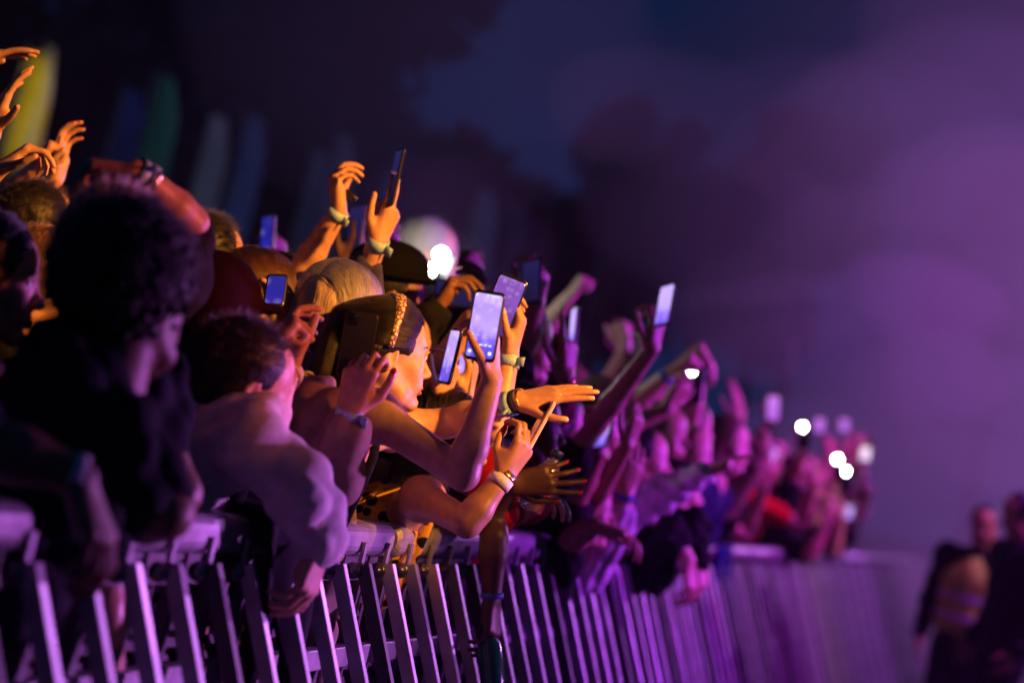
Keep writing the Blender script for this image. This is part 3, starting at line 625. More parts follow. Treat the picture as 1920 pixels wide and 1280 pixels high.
# ------------------------------------------------------------------ crowd barrier, one panel and its copies
ALU = mat('barrier_aluminium', (0.30, 0.30, 0.33), 0.42, metal=0.4, noise=0.28, nscale=14, bump=0.12, bscale=120)
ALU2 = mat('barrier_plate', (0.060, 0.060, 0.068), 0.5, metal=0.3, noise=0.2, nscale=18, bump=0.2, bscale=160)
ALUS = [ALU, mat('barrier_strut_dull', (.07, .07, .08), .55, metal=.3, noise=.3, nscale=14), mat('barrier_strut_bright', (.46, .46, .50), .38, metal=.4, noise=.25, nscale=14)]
STEEL = mat('barrier_bolt', (0.22, 0.22, 0.24), 0.3, metal=0.9)
BX, PITCH, PY0 = -1.5, 1.02, 5.56
ex, ey, ez = np.eye(3)
def strut_axes():
    d = nrm([0.47, 0, -1.02]); return d, ey, np.cross(d, ey)
def make_panel(y0, label):
    root = thing('crowd_barrier', label, 'barrier', (BX, y0, 0), 'barrier panels linked along the stage pit')
    def M(mb, name, m_, par=root, smooth=False): return mb.make(name, m_, par, smooth)
    mb = MB(); mb.box((BX, y0 + .485, 1.1125), [ex, ez, ey], (.048, .0375, .482), .026); M(mb, 'top_rail', ALU, smooth=False)
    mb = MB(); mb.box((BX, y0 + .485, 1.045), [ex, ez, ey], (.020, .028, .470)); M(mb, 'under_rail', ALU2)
    mb = MB(); mb.box((BX + .030, y0 + .485, .845), [ex, ez, ey], (.016, .024, .485), .004); M(mb, 'middle_rail', ALU)
    mb = MB(); mb.box((BX + .02, y0 + .485, .05), [ex, ez, ey], (.03, .035, .485), .006); M(mb, 'bottom_rail', ALU)
    mb = MB(); mb.box((BX + .30, y0 + .485, .012), [ex, ey, ez], (.32, .485, .008))
    for i in range(18):
        for j in range(9): mb.box((BX + .03 + .032 * i, y0 + .06 + .105 * j, .0215), [nrm([1, (-1) ** (i + j), 0]), nrm([(-1) ** (i + j + 1), 1, 0]), ez], (.012, .003, .0015))
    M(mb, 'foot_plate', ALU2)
    d, e, w = strut_axes()
    for i in range(5):
        y = y0 + .085 + .203 * i
        top = np.array([BX + .062, y, 1.062]); L = (1.062 - .03) / -d[2]
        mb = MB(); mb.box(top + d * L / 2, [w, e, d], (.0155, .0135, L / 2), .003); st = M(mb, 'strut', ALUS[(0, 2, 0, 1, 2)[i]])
        mb = MB(); mb.box((BX + .0545, y, 1.078), [ex, ey, ez], (.005, .0105, .034), .003); M(mb, 'bracket', ALU, st)
        mb = MB(); mb.lathe((BX + .045, y - .020, 1.045), (0, -1, 0), [(-.008, .019), (0, .019), (.003, .016), (.003, .009), (.009, .008), (.010, .004)], 16); M(mb, 'bolt', STEEL, st, True)
        yy = y + .055 if i < 4 else y + .05
        mb = MB(); x = BX - .004
        for s_ in (-1, 1): mb.box((x, yy + s_ * .050, .55), [ex, ey, ez], (.003, .010, .468))
        for k in range(29): mb.box((x + (.002 if k % 2 else 0), yy, .10 + .032 * k), [nrm([1, 0, .5]), ey, nrm([-.5, 0, 1])], (.0015, .0402, .0085))
        M(mb, 'slotted_plate', ALU2)
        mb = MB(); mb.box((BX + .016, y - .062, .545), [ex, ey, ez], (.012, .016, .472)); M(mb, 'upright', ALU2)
    return root
def copy_tree(o, parent=None):
    c = o.copy(); COL.objects.link(c); c.parent = parent
    for ch in list(o.children): copy_tree(ch, c)
    return c
PLAB = {-3: 'first barrier panel at the near end, partly cut off, beside the black clad arms', -2: 'dim barrier panel under the dark leaning man with curly hair', -1: 'barrier panel with rail under the bowed person in white with a jacket over it',
        0: 'barrier panel with clear bolts beneath the crook of the woman with a spotted headband', 1: 'barrier panel under the hanging arm with blue wristband', 2: 'violet lit barrier panel just past the hanging arm', 3: 'violet barrier panel below the red shirted bottle holder',
        4: 'violet barrier panel just before the hanging dark blue flag', 5: 'violet barrier panel with the hanging dark blue flag on it', 6: 'violet barrier panel just beyond the hanging dark blue flag'}
_names = 'second third fourth fifth sixth seventh eighth ninth tenth eleventh twelfth thirteenth fourteenth fifteenth sixteenth seventeenth eighteenth nineteenth twentieth twenty-first'.split()
p0 = make_panel(PY0, PLAB[0])
for k in range(-3, 27):
    if k == 0: continue
    c = copy_tree(p0); c.location = (BX, PY0 + k * PITCH, 0)
    c['label'] = PLAB[k] if k in PLAB else 'hazy barrier panel, %s after the hanging dark blue flag' % _names[k - 7]
# ------------------------------------------------------------------ trees
BARK = mat('bark', (.04, .035, .025), .9, noise=.3, nscale=8)
LEAF = [mat('leaves_dark', (.012, .028, .036), .7, noise=.4, nscale=1.2), mat('leaves_mid', (.016, .034, .038), .7, noise=.4, nscale=1.2)]
def tree(label, px, py, d, rx, rz, seed, n=5200, leaf=.22):
    r = np.random.default_rng(seed); c = P(px, py, d); base = np.array([c[0], c[1], 0.]); root = thing('tree', label, 'tree', base, 'trees beyond the field')
    mb = MB(); hgt = c[2] - rz * .3
    mb.tube(spline([base, base + [.1, .05, hgt * .35], base + [-.08, .1, hgt * .75], base + [0, 0, hgt]], 9), np.linspace(.32, .12, 9) * rz / 4, 8)
    cl = []
    for i in range(16):
        a = r.uniform(0, 6.28); z = r.uniform(-.75, .9); q = math.sqrt(max(0, 1 - z * z)) * r.uniform(.55, .95); cc = c + np.array([math.cos(a) * q * rx, math.sin(a) * q * rx, z * rz]); cl.append((cc, r.uniform(.28, .48) * rx))
        if i < 9: st = base + [0, 0, hgt * r.uniform(.5, .95)]; mb.tube(spline([st, (st + cc) / 2 + [0, 0, -.2], cc], 6), np.linspace(.11, .03, 6) * rz / 4, 5)
    cl.append((c, rx * .6))
    mb.make('trunk', BARK, root)
    ci = r.integers(0, len(cl), n); dirs = r.normal(size=(n, 3)); dirs /= np.linalg.norm(dirs, axis=1)[:, None]; rad = r.uniform(.35, 1.0, n) ** .5
    cen = np.array([cl[i][0] for i in ci]) + dirs * (np.array([cl[i][1] for i in ci]) * rad)[:, None]
    a = r.normal(size=(n, 3)); a /= np.linalg.norm(a, axis=1)[:, None]; b = np.cross(a, dirs); b /= np.linalg.norm(b, axis=1)[:, None] + 1e-9; sz = r.uniform(.5, 1.2, n)[:, None] * leaf
    v = np.stack([cen - a * sz, cen + b * sz * .6, cen + a * sz, cen - b * sz * .6], 1).reshape(-1, 3); f = np.arange(4 * n).reshape(n, 4)
    meshobj('crown', v, f, LEAF[seed % 2], root, False)
TREES = [('huge dark tree filling the sky above the raised hands', 130, 120, 42, 4.4, 4.2, 9000, .3), ('dark tree whose edge meets the open evening sky', 585, 150, 42, 3.3, 3.6, 8000, .28), ('dark tree behind the tall banners, between the two big crowns', 370, 290, 40, 3.0, 2.6, 6000, .26),
         ('small round dark tree crown standing out before the open sky', 1215, 345, 62, 1.75, 1.7, 4200, .2), ('round tree half lost in violet smoke', 1470, 380, 60, 2.2, 2.0, 4200, .22), ('broad low tree between the two round crowns', 1340, 500, 64, 3.2, 2.2, 5000, .24),
         ('faint tree crown in thick violet smoke beside the guards', 1905, 520, 56, 1.9, 2.0, 3600, .22), ('low dark tree behind the glowing torch and pale haired man', 880, 520, 66, 3.0, 2.2, 5000, .24), ('low dark tree under the gap of open sky', 1080, 520, 68, 2.4, 1.9, 4200, .24)]
for i, (lb, px, py, d, rx, rz, n, lf) in enumerate(TREES): tree(lb, px, py, d, rx, rz, 40 + i, n, lf)
# ------------------------------------------------------------------ tall festival flags
def flag(label, px, py, d, h, w, key, col):
    t = P(px, py, d); root = thing('festival_flag', label, 'flag', (t[0], t[1], 0), 'tall flags in the field'); r = nrm(RT * [1, 1, 0])
    mb = MB(); mb.tube([[t[0], t[1], 0], [t[0], t[1], t[2] * .6], t + [0, 0, .05]], [.04, .03, .015], 8); mb.make('pole', mat('flag_pole', (.25, .25, .26), .5), root)
    n, mcols = 18, 5; v = []; f = []
    for i in range(n + 1):
        u = i / n; ww = w * min(1, .55 + 2.5 * u)
        for j in range(mcols): q = j / (mcols - 1); v.append(t + np.array([0, 0, -u * h]) + r * (ww * q + .02) + FW * (.05 * math.sin(5 * u + 3 * q + px)))
    for i in range(n):
        for j in range(mcols - 1): a = i * mcols + j; f.append((a, a + 1, a + mcols + 1, a + mcols))
    mb = MB(); mb.add(v, f); o = mb.make('cloth', mat('flag_' + key, col, .8, noise=.12, nscale=2), root)
    sm = o.modifiers.new('thick', 'SOLIDIFY'); sm.thickness = .006
for a in [('bright yellow flag glowing behind the raised hands', 52, 95, 24, 2.6, .30, 'yellow', (.75, .55, .02)), ('off-white flag next to the bright yellow flag', 84, 85, 24, 2.6, .16, 'white', (.6, .55, .55)), ('green flag above the arm with the wristwatch', 292, 140, 27, 2.6, .34, 'green', (.02, .30, .14)),
          ('blue flag close beside the green flag', 232, 165, 30, 2.2, .36, 'blue', (.03, .10, .34)), ('pale grey flag just past the bent elbow', 394, 215, 29, 2.8, .30, 'grey', (.42, .38, .40)), ('blue grey flag between the pale grey flag and the raised fist', 462, 215, 30, 2.8, .32, 'bluegrey', (.12, .20, .40)),
          ('slate blue flag left of the raised fist', 590, 280, 32, 2.6, .30, 'slate', (.16, .20, .34)), ('lilac flag behind the raised fist with a wristband', 632, 250, 32, 2.6, .34, 'lilac', (.26, .22, .33)), ('pale blue white flag above the torch glare', 898, 355, 34, 2.4, .36, 'ice', (.24, .30, .38)),
          ('slim grey flag just right of the torch glare', 962, 385, 36, 2.0, .28, 'steel', (.13, .16, .22)), ('olive flag above the dark upright phone', 1022, 385, 36, 2.2, .28, 'olive', (.12, .12, .06)), ('dull maroon flag in front of the small round tree', 1146, 385, 34, 2.6, .28, 'maroon', (.13, .04, .06)),
          ('faint sky blue flag above the tall raised arm', 1255, 450, 36, 1.6, .34, 'sky', (.07, .15, .24)), ('leaning pale flag in the violet smoke', 1474, 635, 30, 2.0, .16, 'pale', (.22, .19, .26))]: flag(*a)
# ------------------------------------------------------------------ stage smoke and haze
def volmat(name, col, dens, an=0.2):
    M = bpy.data.materials.new(name); M.use_nodes = True; t = M.node_tree; t.nodes.remove(t.nodes['Principled BSDF'])
    p = t.nodes.new('ShaderNodeVolumePrincipled'); p.inputs['Color'].default_value = (*col, 1); p.inputs['Density'].default_value = dens; p.inputs['Anisotropy'].default_value = an
    t.links.new(p.outputs[0], t.nodes['Material Output'].inputs['Volume']); return M
def puff(px, py, d, rad, dens, seed):
    r = np.random.default_rng(seed); c = P(px, py, d); pr = []
    for i in range(7):
        q = c + r.normal(size=3) * np.array(rad) * .45; pr.append(ell(q, np.eye(3), np.array(rad) * r.uniform(.45, .75), min(rad) * .25))
    v, f = implicit(pr, max(rad) * .09); v, f = keep_big(v, f)
    o = meshobj('smoke', v, f, volmat('smoke_%d' % seed, (.92, .90, .95), dens), None, True, origin=c); tag(o, 'drifting stage smoke lit violet', 'smoke', kind='stuff')
# ------------------------------------------------------------------ the people one can tell apart
def arm(side, E, W_, D, N, pose='relaxed', **k): return dict(side=side, E=E, W=W_, D=D, N=N, pose=pose, **k)
BLK, NVY, WHT = ('black', (.012, .012, .015)), ('navy', (.012, .014, .026)), ('white', (.62, .60, .60))
# the woman with the spotted headband
hero = person('amber lit woman with spotted headband and black strappy top, one arm stretched flat forward', (718, 664, 5.35), (.90, .10, .40), (.06, -1, .02), 'fair', ('sleek', 'dark'), ('tank', *BLK),
    [arm('R', (868, 888, 5.08), (922, 712, 5.10), (.0, -1, .0), (-1, .05, .15), 'grip', S=(702, 778, 5.18), thumb='over'),
     arm('L', (838, 793, 5.62), (968, 752, 5.52), (1, -.15, .05), (.1, 1, .5), 'flat', S=(735, 800, 5.60), bands=[('blue', .90, .024), ('dark', 1.0, .012), ('gold', 1.08, .006)], nails='pale', spread=.05)],
    'hero', True, 1.0, seed=1, faceparts=True, hairlen=.40, nlocks=1300, body=(1, .1, .35), hip=(-.30, -.12))
lp, hx, hs, root = hero['lp'], hero['ax'], hero['hs'], hero['root']
SPOT = bpy.data.materials.new('headband_spotted'); SPOT.use_nodes = True; t = SPOT.node_tree; b = t.nodes['Principled BSDF']; b.inputs['Roughness'].default_value = .35
c = t.nodes.new('ShaderNodeTexCoord'); vo = t.nodes.new('ShaderNodeTexVoronoi'); vo.feature = 'DISTANCE_TO_EDGE'; vo.inputs['Scale'].default_value = 95; r = t.nodes.new('ShaderNodeValToRGB')
t.links.new(c.outputs['Object'], vo.inputs['Vector']); t.links.new(vo.outputs['Distance'], r.inputs[0]); t.links.new(r.outputs[0], b.inputs['Base Color'])
r.color_ramp.elements[0].position = .10; r.color_ramp.elements[0].color = (.10, .03, .02, 1); r.color_ramp.elements[1].position = .17; r.color_ramp.elements[1].color = (.80, .60, .44, 1)
mb = MB(); v = []; NN = 26
for i in range(NN + 1):
    a = math.radians(-8 + 196 * i / NN); w_ = .008 + .009 * math.sin(math.radians(180 * i / NN)) ** 2
    for e_, o_ in ((-w_, 0), (-w_ * .7, .0045), (w_ * .7, .0045), (w_, 0)):
        rr = .0925 + o_; v.append(lp(-.004 + e_ + .022 * math.sin(a) - .012 * math.cos(a) ** 2, -rr * math.cos(a), .030 + (.1035 + o_) * math.sin(a)))
f = [(i * 4 + j, i * 4 + j + 1, i * 4 + j + 5, i * 4 + j + 4) for i in range(NN) for j in range(3)]; mb.add(v, f); o = mb.make('headband', SPOT, root); sm = o.modifiers.new('thick', 'SOLIDIFY'); sm.thickness = .002
mb = MB(); mb.lathe(lp(-.010, -.086, -.037), -hx[1], [(0, .001), (.001, .004), (.003, .0045), (.005, .002)], 12); mb.make('earring', BANDS['gold'], root)
phone('upright black phone with bright violet view under the thumb of the headband woman', (909, 611, 5.052), (.17, -1, .03), (-.28, 0, -1), 'stage', .068, .148, ui=True)
# behind her: phone held sideways
p = person('person behind the headband woman holding a phone sideways in both amber lit hands', (738, 655, 6.35), (1, .05, .3), (.05, -1, 0), 'fair', ('long', 'black'), ('tee', *BLK),
    [arm('L', (795, 735, 6.0), (880, 598, 5.88), (.75, -.72, .05), (.55, .8, .2), 'claw', S=(770, 770, 6.1)),
     arm('R', (922, 800, 5.68), (955, 668, 5.72), (.30, -1, .05), (-.9, -.25, .12), 'grip', S=(800, 830, 6.0), bands=[('blue', .93, .026)], thumb='over', nails='pale')], 'near', True, seed=2, hip=(-.35, -.1))
phone('phone held sideways by two hands, its violet screen half hidden behind the upright phone', (943, 574, 5.70), (.36, -.93, 0), (-.12, .05, -1), 'violet', .074, .150)
# bucket hat and the hands before the glare, skin browned in place of shade
p = person('person in black bucket hat with dark raised hands in front of the torch glare', (732, 556, 6.6), (1, .12, .15), (.05, -1, 0), 'brown', ('short', 'black'), ('long', *BLK),
    [arm('R', (772, 640, 6.5), (812, 585, 6.45), (.55, -.85, .1), (.9, .35, .1), 'claw', S=(735, 690, 6.5), skin=1, bands=[('gold', 1.06, .008)]),
     arm('L', (800, 660, 6.9), (880, 590, 6.75), (.4, -1, 0), (-.8, -.5, .1), 'claw', S=(770, 670, 6.9))], 'near', False, seed=3, hip=(-.4, 0))
lp, hx = p['lp'], p['ax']
v, f = implicit([ell(lp(-.014, 0, .085), hx, np.array((.112, .096, .070)), .02), ell(lp(.0, 0, .055), hx, np.array((.130, .115, .016)), .02), ell(lp(-.014, 0, .02), hx, np.array((.098, .083, .06)), .01, 'sub')], .006); meshobj('bucket_hat', v, f, cloth_mat('hat', (.003, .003, .004)), p['root'])
phone('dark phone held sideways by the hands in front of the torch glare', (866, 552, 6.55), (.1, -1, 0), (0, 0, -1), 'dim', .150, .075, lens=False)
# pale haired man and torch
p = person('pale haired man seen in the glare of a phone torch', (800, 478, 9.6), (1, .05, .15), (.15, -1, 0), 'fair', ('short', 'grey'), ('tee', 'grey', (.2, .2, .22)), [], 'mid', False, seed=4, nlocks=160, headscale=1.25)
# raised fist with wristband
p = person('person with one bare arm straight up, fingers closed on a small dark lighter', (528, 560, 6.35), (1, .05, .3), (.1, -1, 0), 'fair', ('short', 'dark'), ('tee', *BLK),
    [arm('R', (566, 506, 6.25), (634, 398, 6.2), (-.10, -1, 0), (.85, -.1, .25), 'claw', S=(520, 640, 6.3), bands=[('blue', .97, .026)], thumb='in', spread=.03)], 'near', True, seed=5)
mb = MB(); mb.lathe(P(645, 358, 6.2), V(.7, .5, 0), [(0, .006), (.002, .009), (.034, .009), (.040, .006)], 14); tag(mb.make('lighter', mat('lighter_dark', (.012, .015, .010), .3), None), 'small dark lighter in the raised closed fingers', 'lighter')
# arm with upright phone
p = person('person in black sleeves raising a thin dark phone between two long fingers', (652, 612, 6.3), (1, .05, .3), (.1, -1, 0), 'fair', ('short', 'black'), ('long', 'indigo', (.05, .05, .12)),
    [arm('R', (664, 556, 6.12), (708, 455, 6.05), (.40, -1, 0), (-.85, -.3, .55), 'tall', S=(640, 690, 6.2), bands=[('blue', .99, .030)], sleeve=(1, .55), thumb='up', spread=.01)], 'near', True, seed=6)
phone('thin dark phone seen nearly edge on at the top of the tallest raised arm', (741, 333, 6.04), (.22, -1, .05), (-1, -.15, -.30), 'dim', .071, .150)
p = person('person behind the blonde woman lifting a silver edged phone in a pinkish hand', (603, 600, 7.0), (1, .05, .3), (.1, -1, 0), 'fair', ('short', 'black'), ('long', *BLK), [arm('R', (612, 560, 6.9), (646, 500, 6.85), (.5, -1, 0), (-.7, -.2, .6), 'grip', sleeve=(1, .3))], 'near', True, seed=7)
phone('silver edged phone tilted away, held in a pinkish hand behind the blonde woman', (668, 432, 6.85), (.12, -1, .2), (-.75, 0, -.62), 'dim', .071, .148, ('silver', (.6, .55, .6)), t=.006)
p = person('person hidden behind the brown haired woman, holding up a thin phone', (470, 545, 7.6), (1, .05, .3), (.1, -1, 0), 'tan', ('short', 'black'), ('tee', *BLK), [arm('R', (500, 575, 7.5), (524, 505, 7.45), (-.1, -1, 0), (-.8, 0, .5), 'grip')], 'near', True, seed=8)
phone('thin phone with deep blue screen just above the brown haired woman', (502, 448, 7.4), (.06, -1, .1), (-.80, 0, -.60), 'blue', .071, .150, ('bronze', (.35, .22, .16)))
# dark haired man seen from behind
p = person('man with short dark hair and clipped nape seen from behind, next to the bent elbow', (388, 492, 6.15), (.75, .0, .65), (.12, -1, .05), 'tan', ('short', 'black'), ('tee', *NVY), [], 'near', False, seed=9, nlocks=1500)
phone('small glowing violet phone corner past the clipped nape', (440, 484, 6.6), (.3, -1, 0), (-.6, 0, -1), 'magenta', .07, .06, lens=False)
# bent elbow
p = person('person with arms folded overhead, bent elbow lit orange, watch and blue band on the wrist', (222, 492, 4.35), (.5, .1, .8), (.05, -1, 0), 'tan', ('short', 'ash'), ('tee', *BLK),
    [arm('L', (356, 418, 4.55), (258, 322, 4.45), (-1, -.12, .05), (.05, 1, .1), 'claw', S=(322, 530, 4.62), bands=[('blue', .98, .022), ('dark', .88, .014), ('gold', .82, .010)], thumb='in')], 'near', True, seed=10, nlocks=900, headscale=1.12)
# curly haired man
p = person('big man with curly black hair in dark clothes leaning on the rail, a black silhouette', (238, 556, 3.85), (.35, .05, .94), (.04, -1, 0), 'brown', ('curly', 'black'), ('hoodie', *NVY),
    [arm('R', (312, 962, 3.80), (196, 985, 3.95), (-1, .1, 0), (0, 1, .2), 'relaxed', S=(150, 735, 3.78), sleeve=(.7, 0)), arm('L', (330, 925, 4.02), (240, 975, 4.12), (-1, .1, 0), (0, 1, .2), 'relaxed', S=(245, 715, 4.05), sleeve=(.45, 0))], 'near', False, 1.06, seed=11, nlocks=2200, hip=(-.32, -.05))
p = person('person whose dark forearm with a lilac wristband rests on the rail at the picture edge', (-150, 640, 3.5), (1, .05, .3), (.05, -1, 0), 'brown', ('short', 'black'), ('tee', *NVY), [arm('R', (-10, 835, 3.42), (148, 893, 3.45), (.35, 1, 0), (-.8, .3, .2), 'relaxed', S=(-180, 780, 3.42), bands=[('white', .97, .02)])], 'near', False, seed=12)
# left edge
p = person('young woman with long black hair, pink lit profile at the picture edge', (-26, 520, 4.6), (1, .18, .12), (.12, -1, 0), 'fair', ('long', 'black'), ('tee', *BLK), [], 'near', True, seed=13, faceparts=True)
for lb, hd, E_, W_, D, N, po, kw in [
    ('person out of frame raising a cupped hand with red nails and a pale blue wristband', (-180, 520, 6.5), (-20, 420, 6.45), (102, 338, 6.4), (.20, -1, .05), (.95, .1, -.25), 'cup', dict(bands=[('blue', .90, .022)], nails='red', thumb='up')),
    ('person out of frame raising a pink lit loose fist between two orange hands', (-220, 520, 6.4), (-50, 420, 6.4), (58, 325, 6.3), (.6, -.8, 0), (.6, .5, .2), 'fist', {}),
    ('person out of frame raising an orange loose fist at the picture edge', (-260, 520, 5.9), (-90, 400, 5.9), (-4, 318, 5.8), (.85, -.55, 0), (.4, .8, .1), 'claw', {}),
    ('person out of frame with a flat open hand raised highest at the picture edge', (-230, 430, 5.9), (-60, 370, 5.9), (-14, 245, 5.9), (.42, -1, .05), (.85, .3, .3), 'open', dict(thumb='wide', spread=.1)),
    ('person out of frame of whom only two fingertips show above the other hands', (-300, 360, 6.0), (-150, 260, 6.0), (-62, 130, 6.0), (.9, -.35, 0), (.3, 1, 0), 'open', {})]:
    person(lb, hd, (1, .05, .3), (.05, -1, 0), 'fair', ('short', 'dark'), ('tee', *BLK), [arm('L', E_, W_, D, N, po, **kw)], 'near', True, seed=14 + len(PEOPLE))
for lb, hd, col in [('person with auburn hair behind the profile at the picture edge', (85, 525, 5.6), 'brown'), ('dim person with dark hair behind the bare forearm with a wristband', (70, 430, 6.2), 'dark')]:
    person(lb, hd, (.8, 0, .6), (.1, -1, 0), 'tan', ('short', col), ('tee', *BLK), [], 'near', True, seed=30 + len(PEOPLE), nlocks=700)
# brown haired woman with blue phone
p = person('woman with highlighted brown hair holding a blue lit phone beside her face', (487, 566, 5.95), (.75, .05, .6), (.12, -1, 0), 'tan', ('long', 'brown'), ('long', *BLK), [arm('R', (560, 700, 5.6), (534, 622, 5.5), (-.15, -1, 0), (-.5, -.2, .9), 'grip')], 'near', True, seed=21, nlocks=1000, hairlen=.26)
phone('phone with plain deep blue screen in front of the brown haired woman', (517, 545, 5.45), (.10, -1, .55), (-.10, .3, -1), 'blue', .048, .085, lens=False)
# the person in red cap, the bowed person in white
p = person('person in a dark red cap with one bare ear showing, black sleeved arm reaching across', (398, 600, 4.88), (.72, .10, .62), (.10, -1, .05), 'fair', ('short', 'dark'), ('long', *BLK),
    [arm('R', (440, 708, 4.76), (490, 664, 4.90), (.8, -.85, .4), (.5, .8, .2), 'fist', thumb='in', S=(388, 718, 4.76), sleeve=(1, .97))], 'near', False, seed=22, nlocks=0, hip=(-.36, -.1))
lp, hx = p['lp'], p['ax']
v, f = implicit([ell(lp(-.012, 0, .045), hx, np.array((.112, .092, .098)), .02), ell(lp(.095, 0, .035), hx, np.array((.07, .07, .010)), .02), ell(lp(.03, 0, -.075), hx, np.array((.20, .14, .100)), .01, 'sub')], .007); meshobj('cap', v, f, cloth_mat('cap_red', (.022, .004, .006)), p['root'])
p = person('person with bowed dark head in white shirt with black strap, arm hanging over rail', (452, 716, 4.66), (.80, .30, .50), (.45, -1, .05), 'fair', ('short', 'black'), ('hoodie', *WHT),
    [arm('L', (494, 768, 4.80), (540, 700, 4.95), (-.15, -1, .35), (.8, .2, .3), 'claw', thumb='in', S=(445, 790, 4.82), bands=[('white', .96, .024)], sleeve=(.6, 0)),
     arm('R', (572, 930, 4.56), (600, 1015, 4.60), (-.3, 1, 0), (-.8, .2, .3), 'relaxed', S=(462, 815, 4.56), sleeve=(1, .98))], 'near', False, seed=26, hip=(-.36, -.15), nlocks=900)
mb = MB(); nb, su, bl, bf = p['NB'], p['su'], p['bl'], p['bf']; s0 = p['info']['R']['S']
pts = spline([nb - su * .30 + bf * .20 - bl * .02, nb - su * .06 + bf * .115 - bl * .10, s0 * .45 + nb * .55 + su * .075, nb - su * .10 - bf * .15 - bl * .06, nb - su * .34 - bf * .17 + bl * .08], 18); mb.tube(pts, .016, 8, .25, bl); mb.make('strap', cloth_mat('strap', (.008, .008, .010)), p['root'])
phone('phone with blue screen held low behind the bowed person in white', (540, 772, 5.3), (.45, -1, .1), (-.3, .1, -1), 'blue', .065, .115)
p = person('person with long black hair turned away behind the big curly haired man', (318, 590, 4.9), (.5, .05, .85), (.05, -1, 0), 'tan', ('long', 'black'), ('tee', *BLK), [], 'near', False, seed=23)
# blonde woman
p = person('blonde woman in a beige hooded top holding a black phone up to her face', (638, 596, 5.55), (.46, .16, .88), (.10, -1, 0), 'fair', ('long', 'blonde'), ('hoodie', 'beige', (.29, .21, .17)),
    [arm('L', (622, 900, 5.00), (655, 772, 4.95), (.32, -1, .05), (.25, .05, 1), 'grip', S=(592, 780, 5.05), bands=[('blue', .97, .028)], nails='red', thumb='up', sleeve=(1, .74))], 'hero', True, seed=24, nlocks=1500, hairlen=.40, headscale=.97, hip=(-.34, -.1), faceparts=True)
phone('black phone seen from behind, in the red nailed hand of the blonde woman', (670, 646, 5.02), (.18, -1, .02), (-.30, .1, 1), None, .069, .140)
for i_, (lb, hd, E_, W_, D, N, po, kw) in enumerate([
    ('person with dark blue wristband reaching a tilted phone past the mouth of the headband woman', (800, 826, 6.7), (800, 850, 6.12), (826, 748, 5.92), (.35, -1, 0), (-.75, -.4, .4), 'grip', dict(bands=[('dark', .97, .022)], thumb='over')),
    ('person with an orange lit hand gripping a narrow phone between the bigger phones', (885, 830, 7.1), (862, 825, 6.45), (872, 745, 6.2), (.2, -1, 0), (-.9, 0, .3), 'grip', dict(thumb='over')),
    ('person with a pink ringed fist beside the lips of the headband woman', (790, 838, 7.2), (788, 850, 6.5), (797, 770, 6.2), (.15, -1, 0), (-.6, -.3, .7), 'fist', dict(bands=[('gold', 1.2, .006)]))]):
    person(lb, hd, (1, .05, .3), (.05, -1, 0), 'fair', ('short', 'dark'), ('tee', *BLK), [arm('R', E_, W_, D, N, po, **kw)], 'near', True, seed=50 + i_, size=.95)
phone('tilted violet phone beside the lips of the headband woman', (846, 668, 5.865), (.24, -1, .05), (-1, .05, -.42), 'stage', .066, .140)
phone('narrow violet phone seen half edge on between the bigger phones', (872, 700, 6.2), (.14, -1, .0), (-.8, 0, -.55), 'stage', .060, .125)
# spotted top, red lit forearm
p = person('woman in black spotted mustard top, red lit forearm on the rail, thumbing a pale phone', (836, 822, 5.95), (1, .25, .2), (.15, -1, 0), 'tan', ('long', 'dark'), ('tank', 'mustard', (.62, .36, .03)),
    [arm('R', (876, 980, 5.42), (944, 893, 5.45), (.52, -.85, 0), (-.55, -.5, .68), 'grip', S=(792, 935, 5.62), bands=[('white', .90, .024), ('gold', 1.02, .014), ('dark', 1.07, .010)], nails='red', thumb='across', spread=.04)], 'near', True, .96, seed=60, hip=(-.3, -.1), hairlen=.12, nlocks=160)
M = bpy.data.materials['fabric_mustard']; t = M.node_tree; b = t.nodes['Principled BSDF']; c = t.nodes.new('ShaderNodeTexCoord'); vo = t.nodes.new('ShaderNodeTexVoronoi'); vo.inputs['Scale'].default_value = 26; vo.inputs['Randomness'].default_value = .45; r = t.nodes.new('ShaderNodeValToRGB')
t.links.new(c.outputs['Object'], vo.inputs['Vector']); t.links.new(vo.outputs['Distance'], r.inputs[0]); r.color_ramp.elements[0].position = .40; r.color_ramp.elements[0].color = (.008, .006, .005, 1); r.color_ramp.elements[1].position = .44; r.color_ramp.elements[1].color = (.62, .36, .03, 1)
t.links.new(r.outputs[0], b.inputs['Base Color'])
phone('pale edged phone held low by a ringed red lit hand', (1008, 803, 5.5), (.55, -1, .05), (-.80, -.45, -.12), None, .070, .145, ('rose', (.75, .55, .52)), t=.0055)
# lilac cardigan, bottle holder
p = person('person draped in a ribbed lilac cardigan behind the raised phones', (902, 652, 6.7), (.6, .05, .8), (.06, -1, 0), 'fair', ('long', 'dark'), ('loose', 'lilac', (.42, .34, .46)), [arm('R', (905, 880, 6.3), (960, 930, 6.2), (1, 0, 0), (0, 1, 0), 'relaxed', sleeve=(.8, 0))], 'near', True, seed=61, hip=(-.3, 0))
p = person('dark skinned person in red gripping a water bottle, other arm hanging over the rail', (985, 800, 6.7), (1, .1, .2), (.06, -1, 0), 'dark', ('short', 'black'), ('tee', 'red', (.42, .012, .012)),
    [arm('R', (926, 1005, 6.05), (922, 1120, 6.05), (.03, 1, 0), (-.8, .1, .4), 'relaxed', S=(925, 890, 6.2), bands=[('deep', .96, .014)]),
     arm('L', (915, 960, 6.1), (962, 905, 6.0), (1, -.06, 0), (.05, -.15, 1), 'open', S=(985, 930, 6.5), bands=[], nails='red', spread=.12, thumb='up')], 'near', True, seed=62, hip=(-.4, 0))
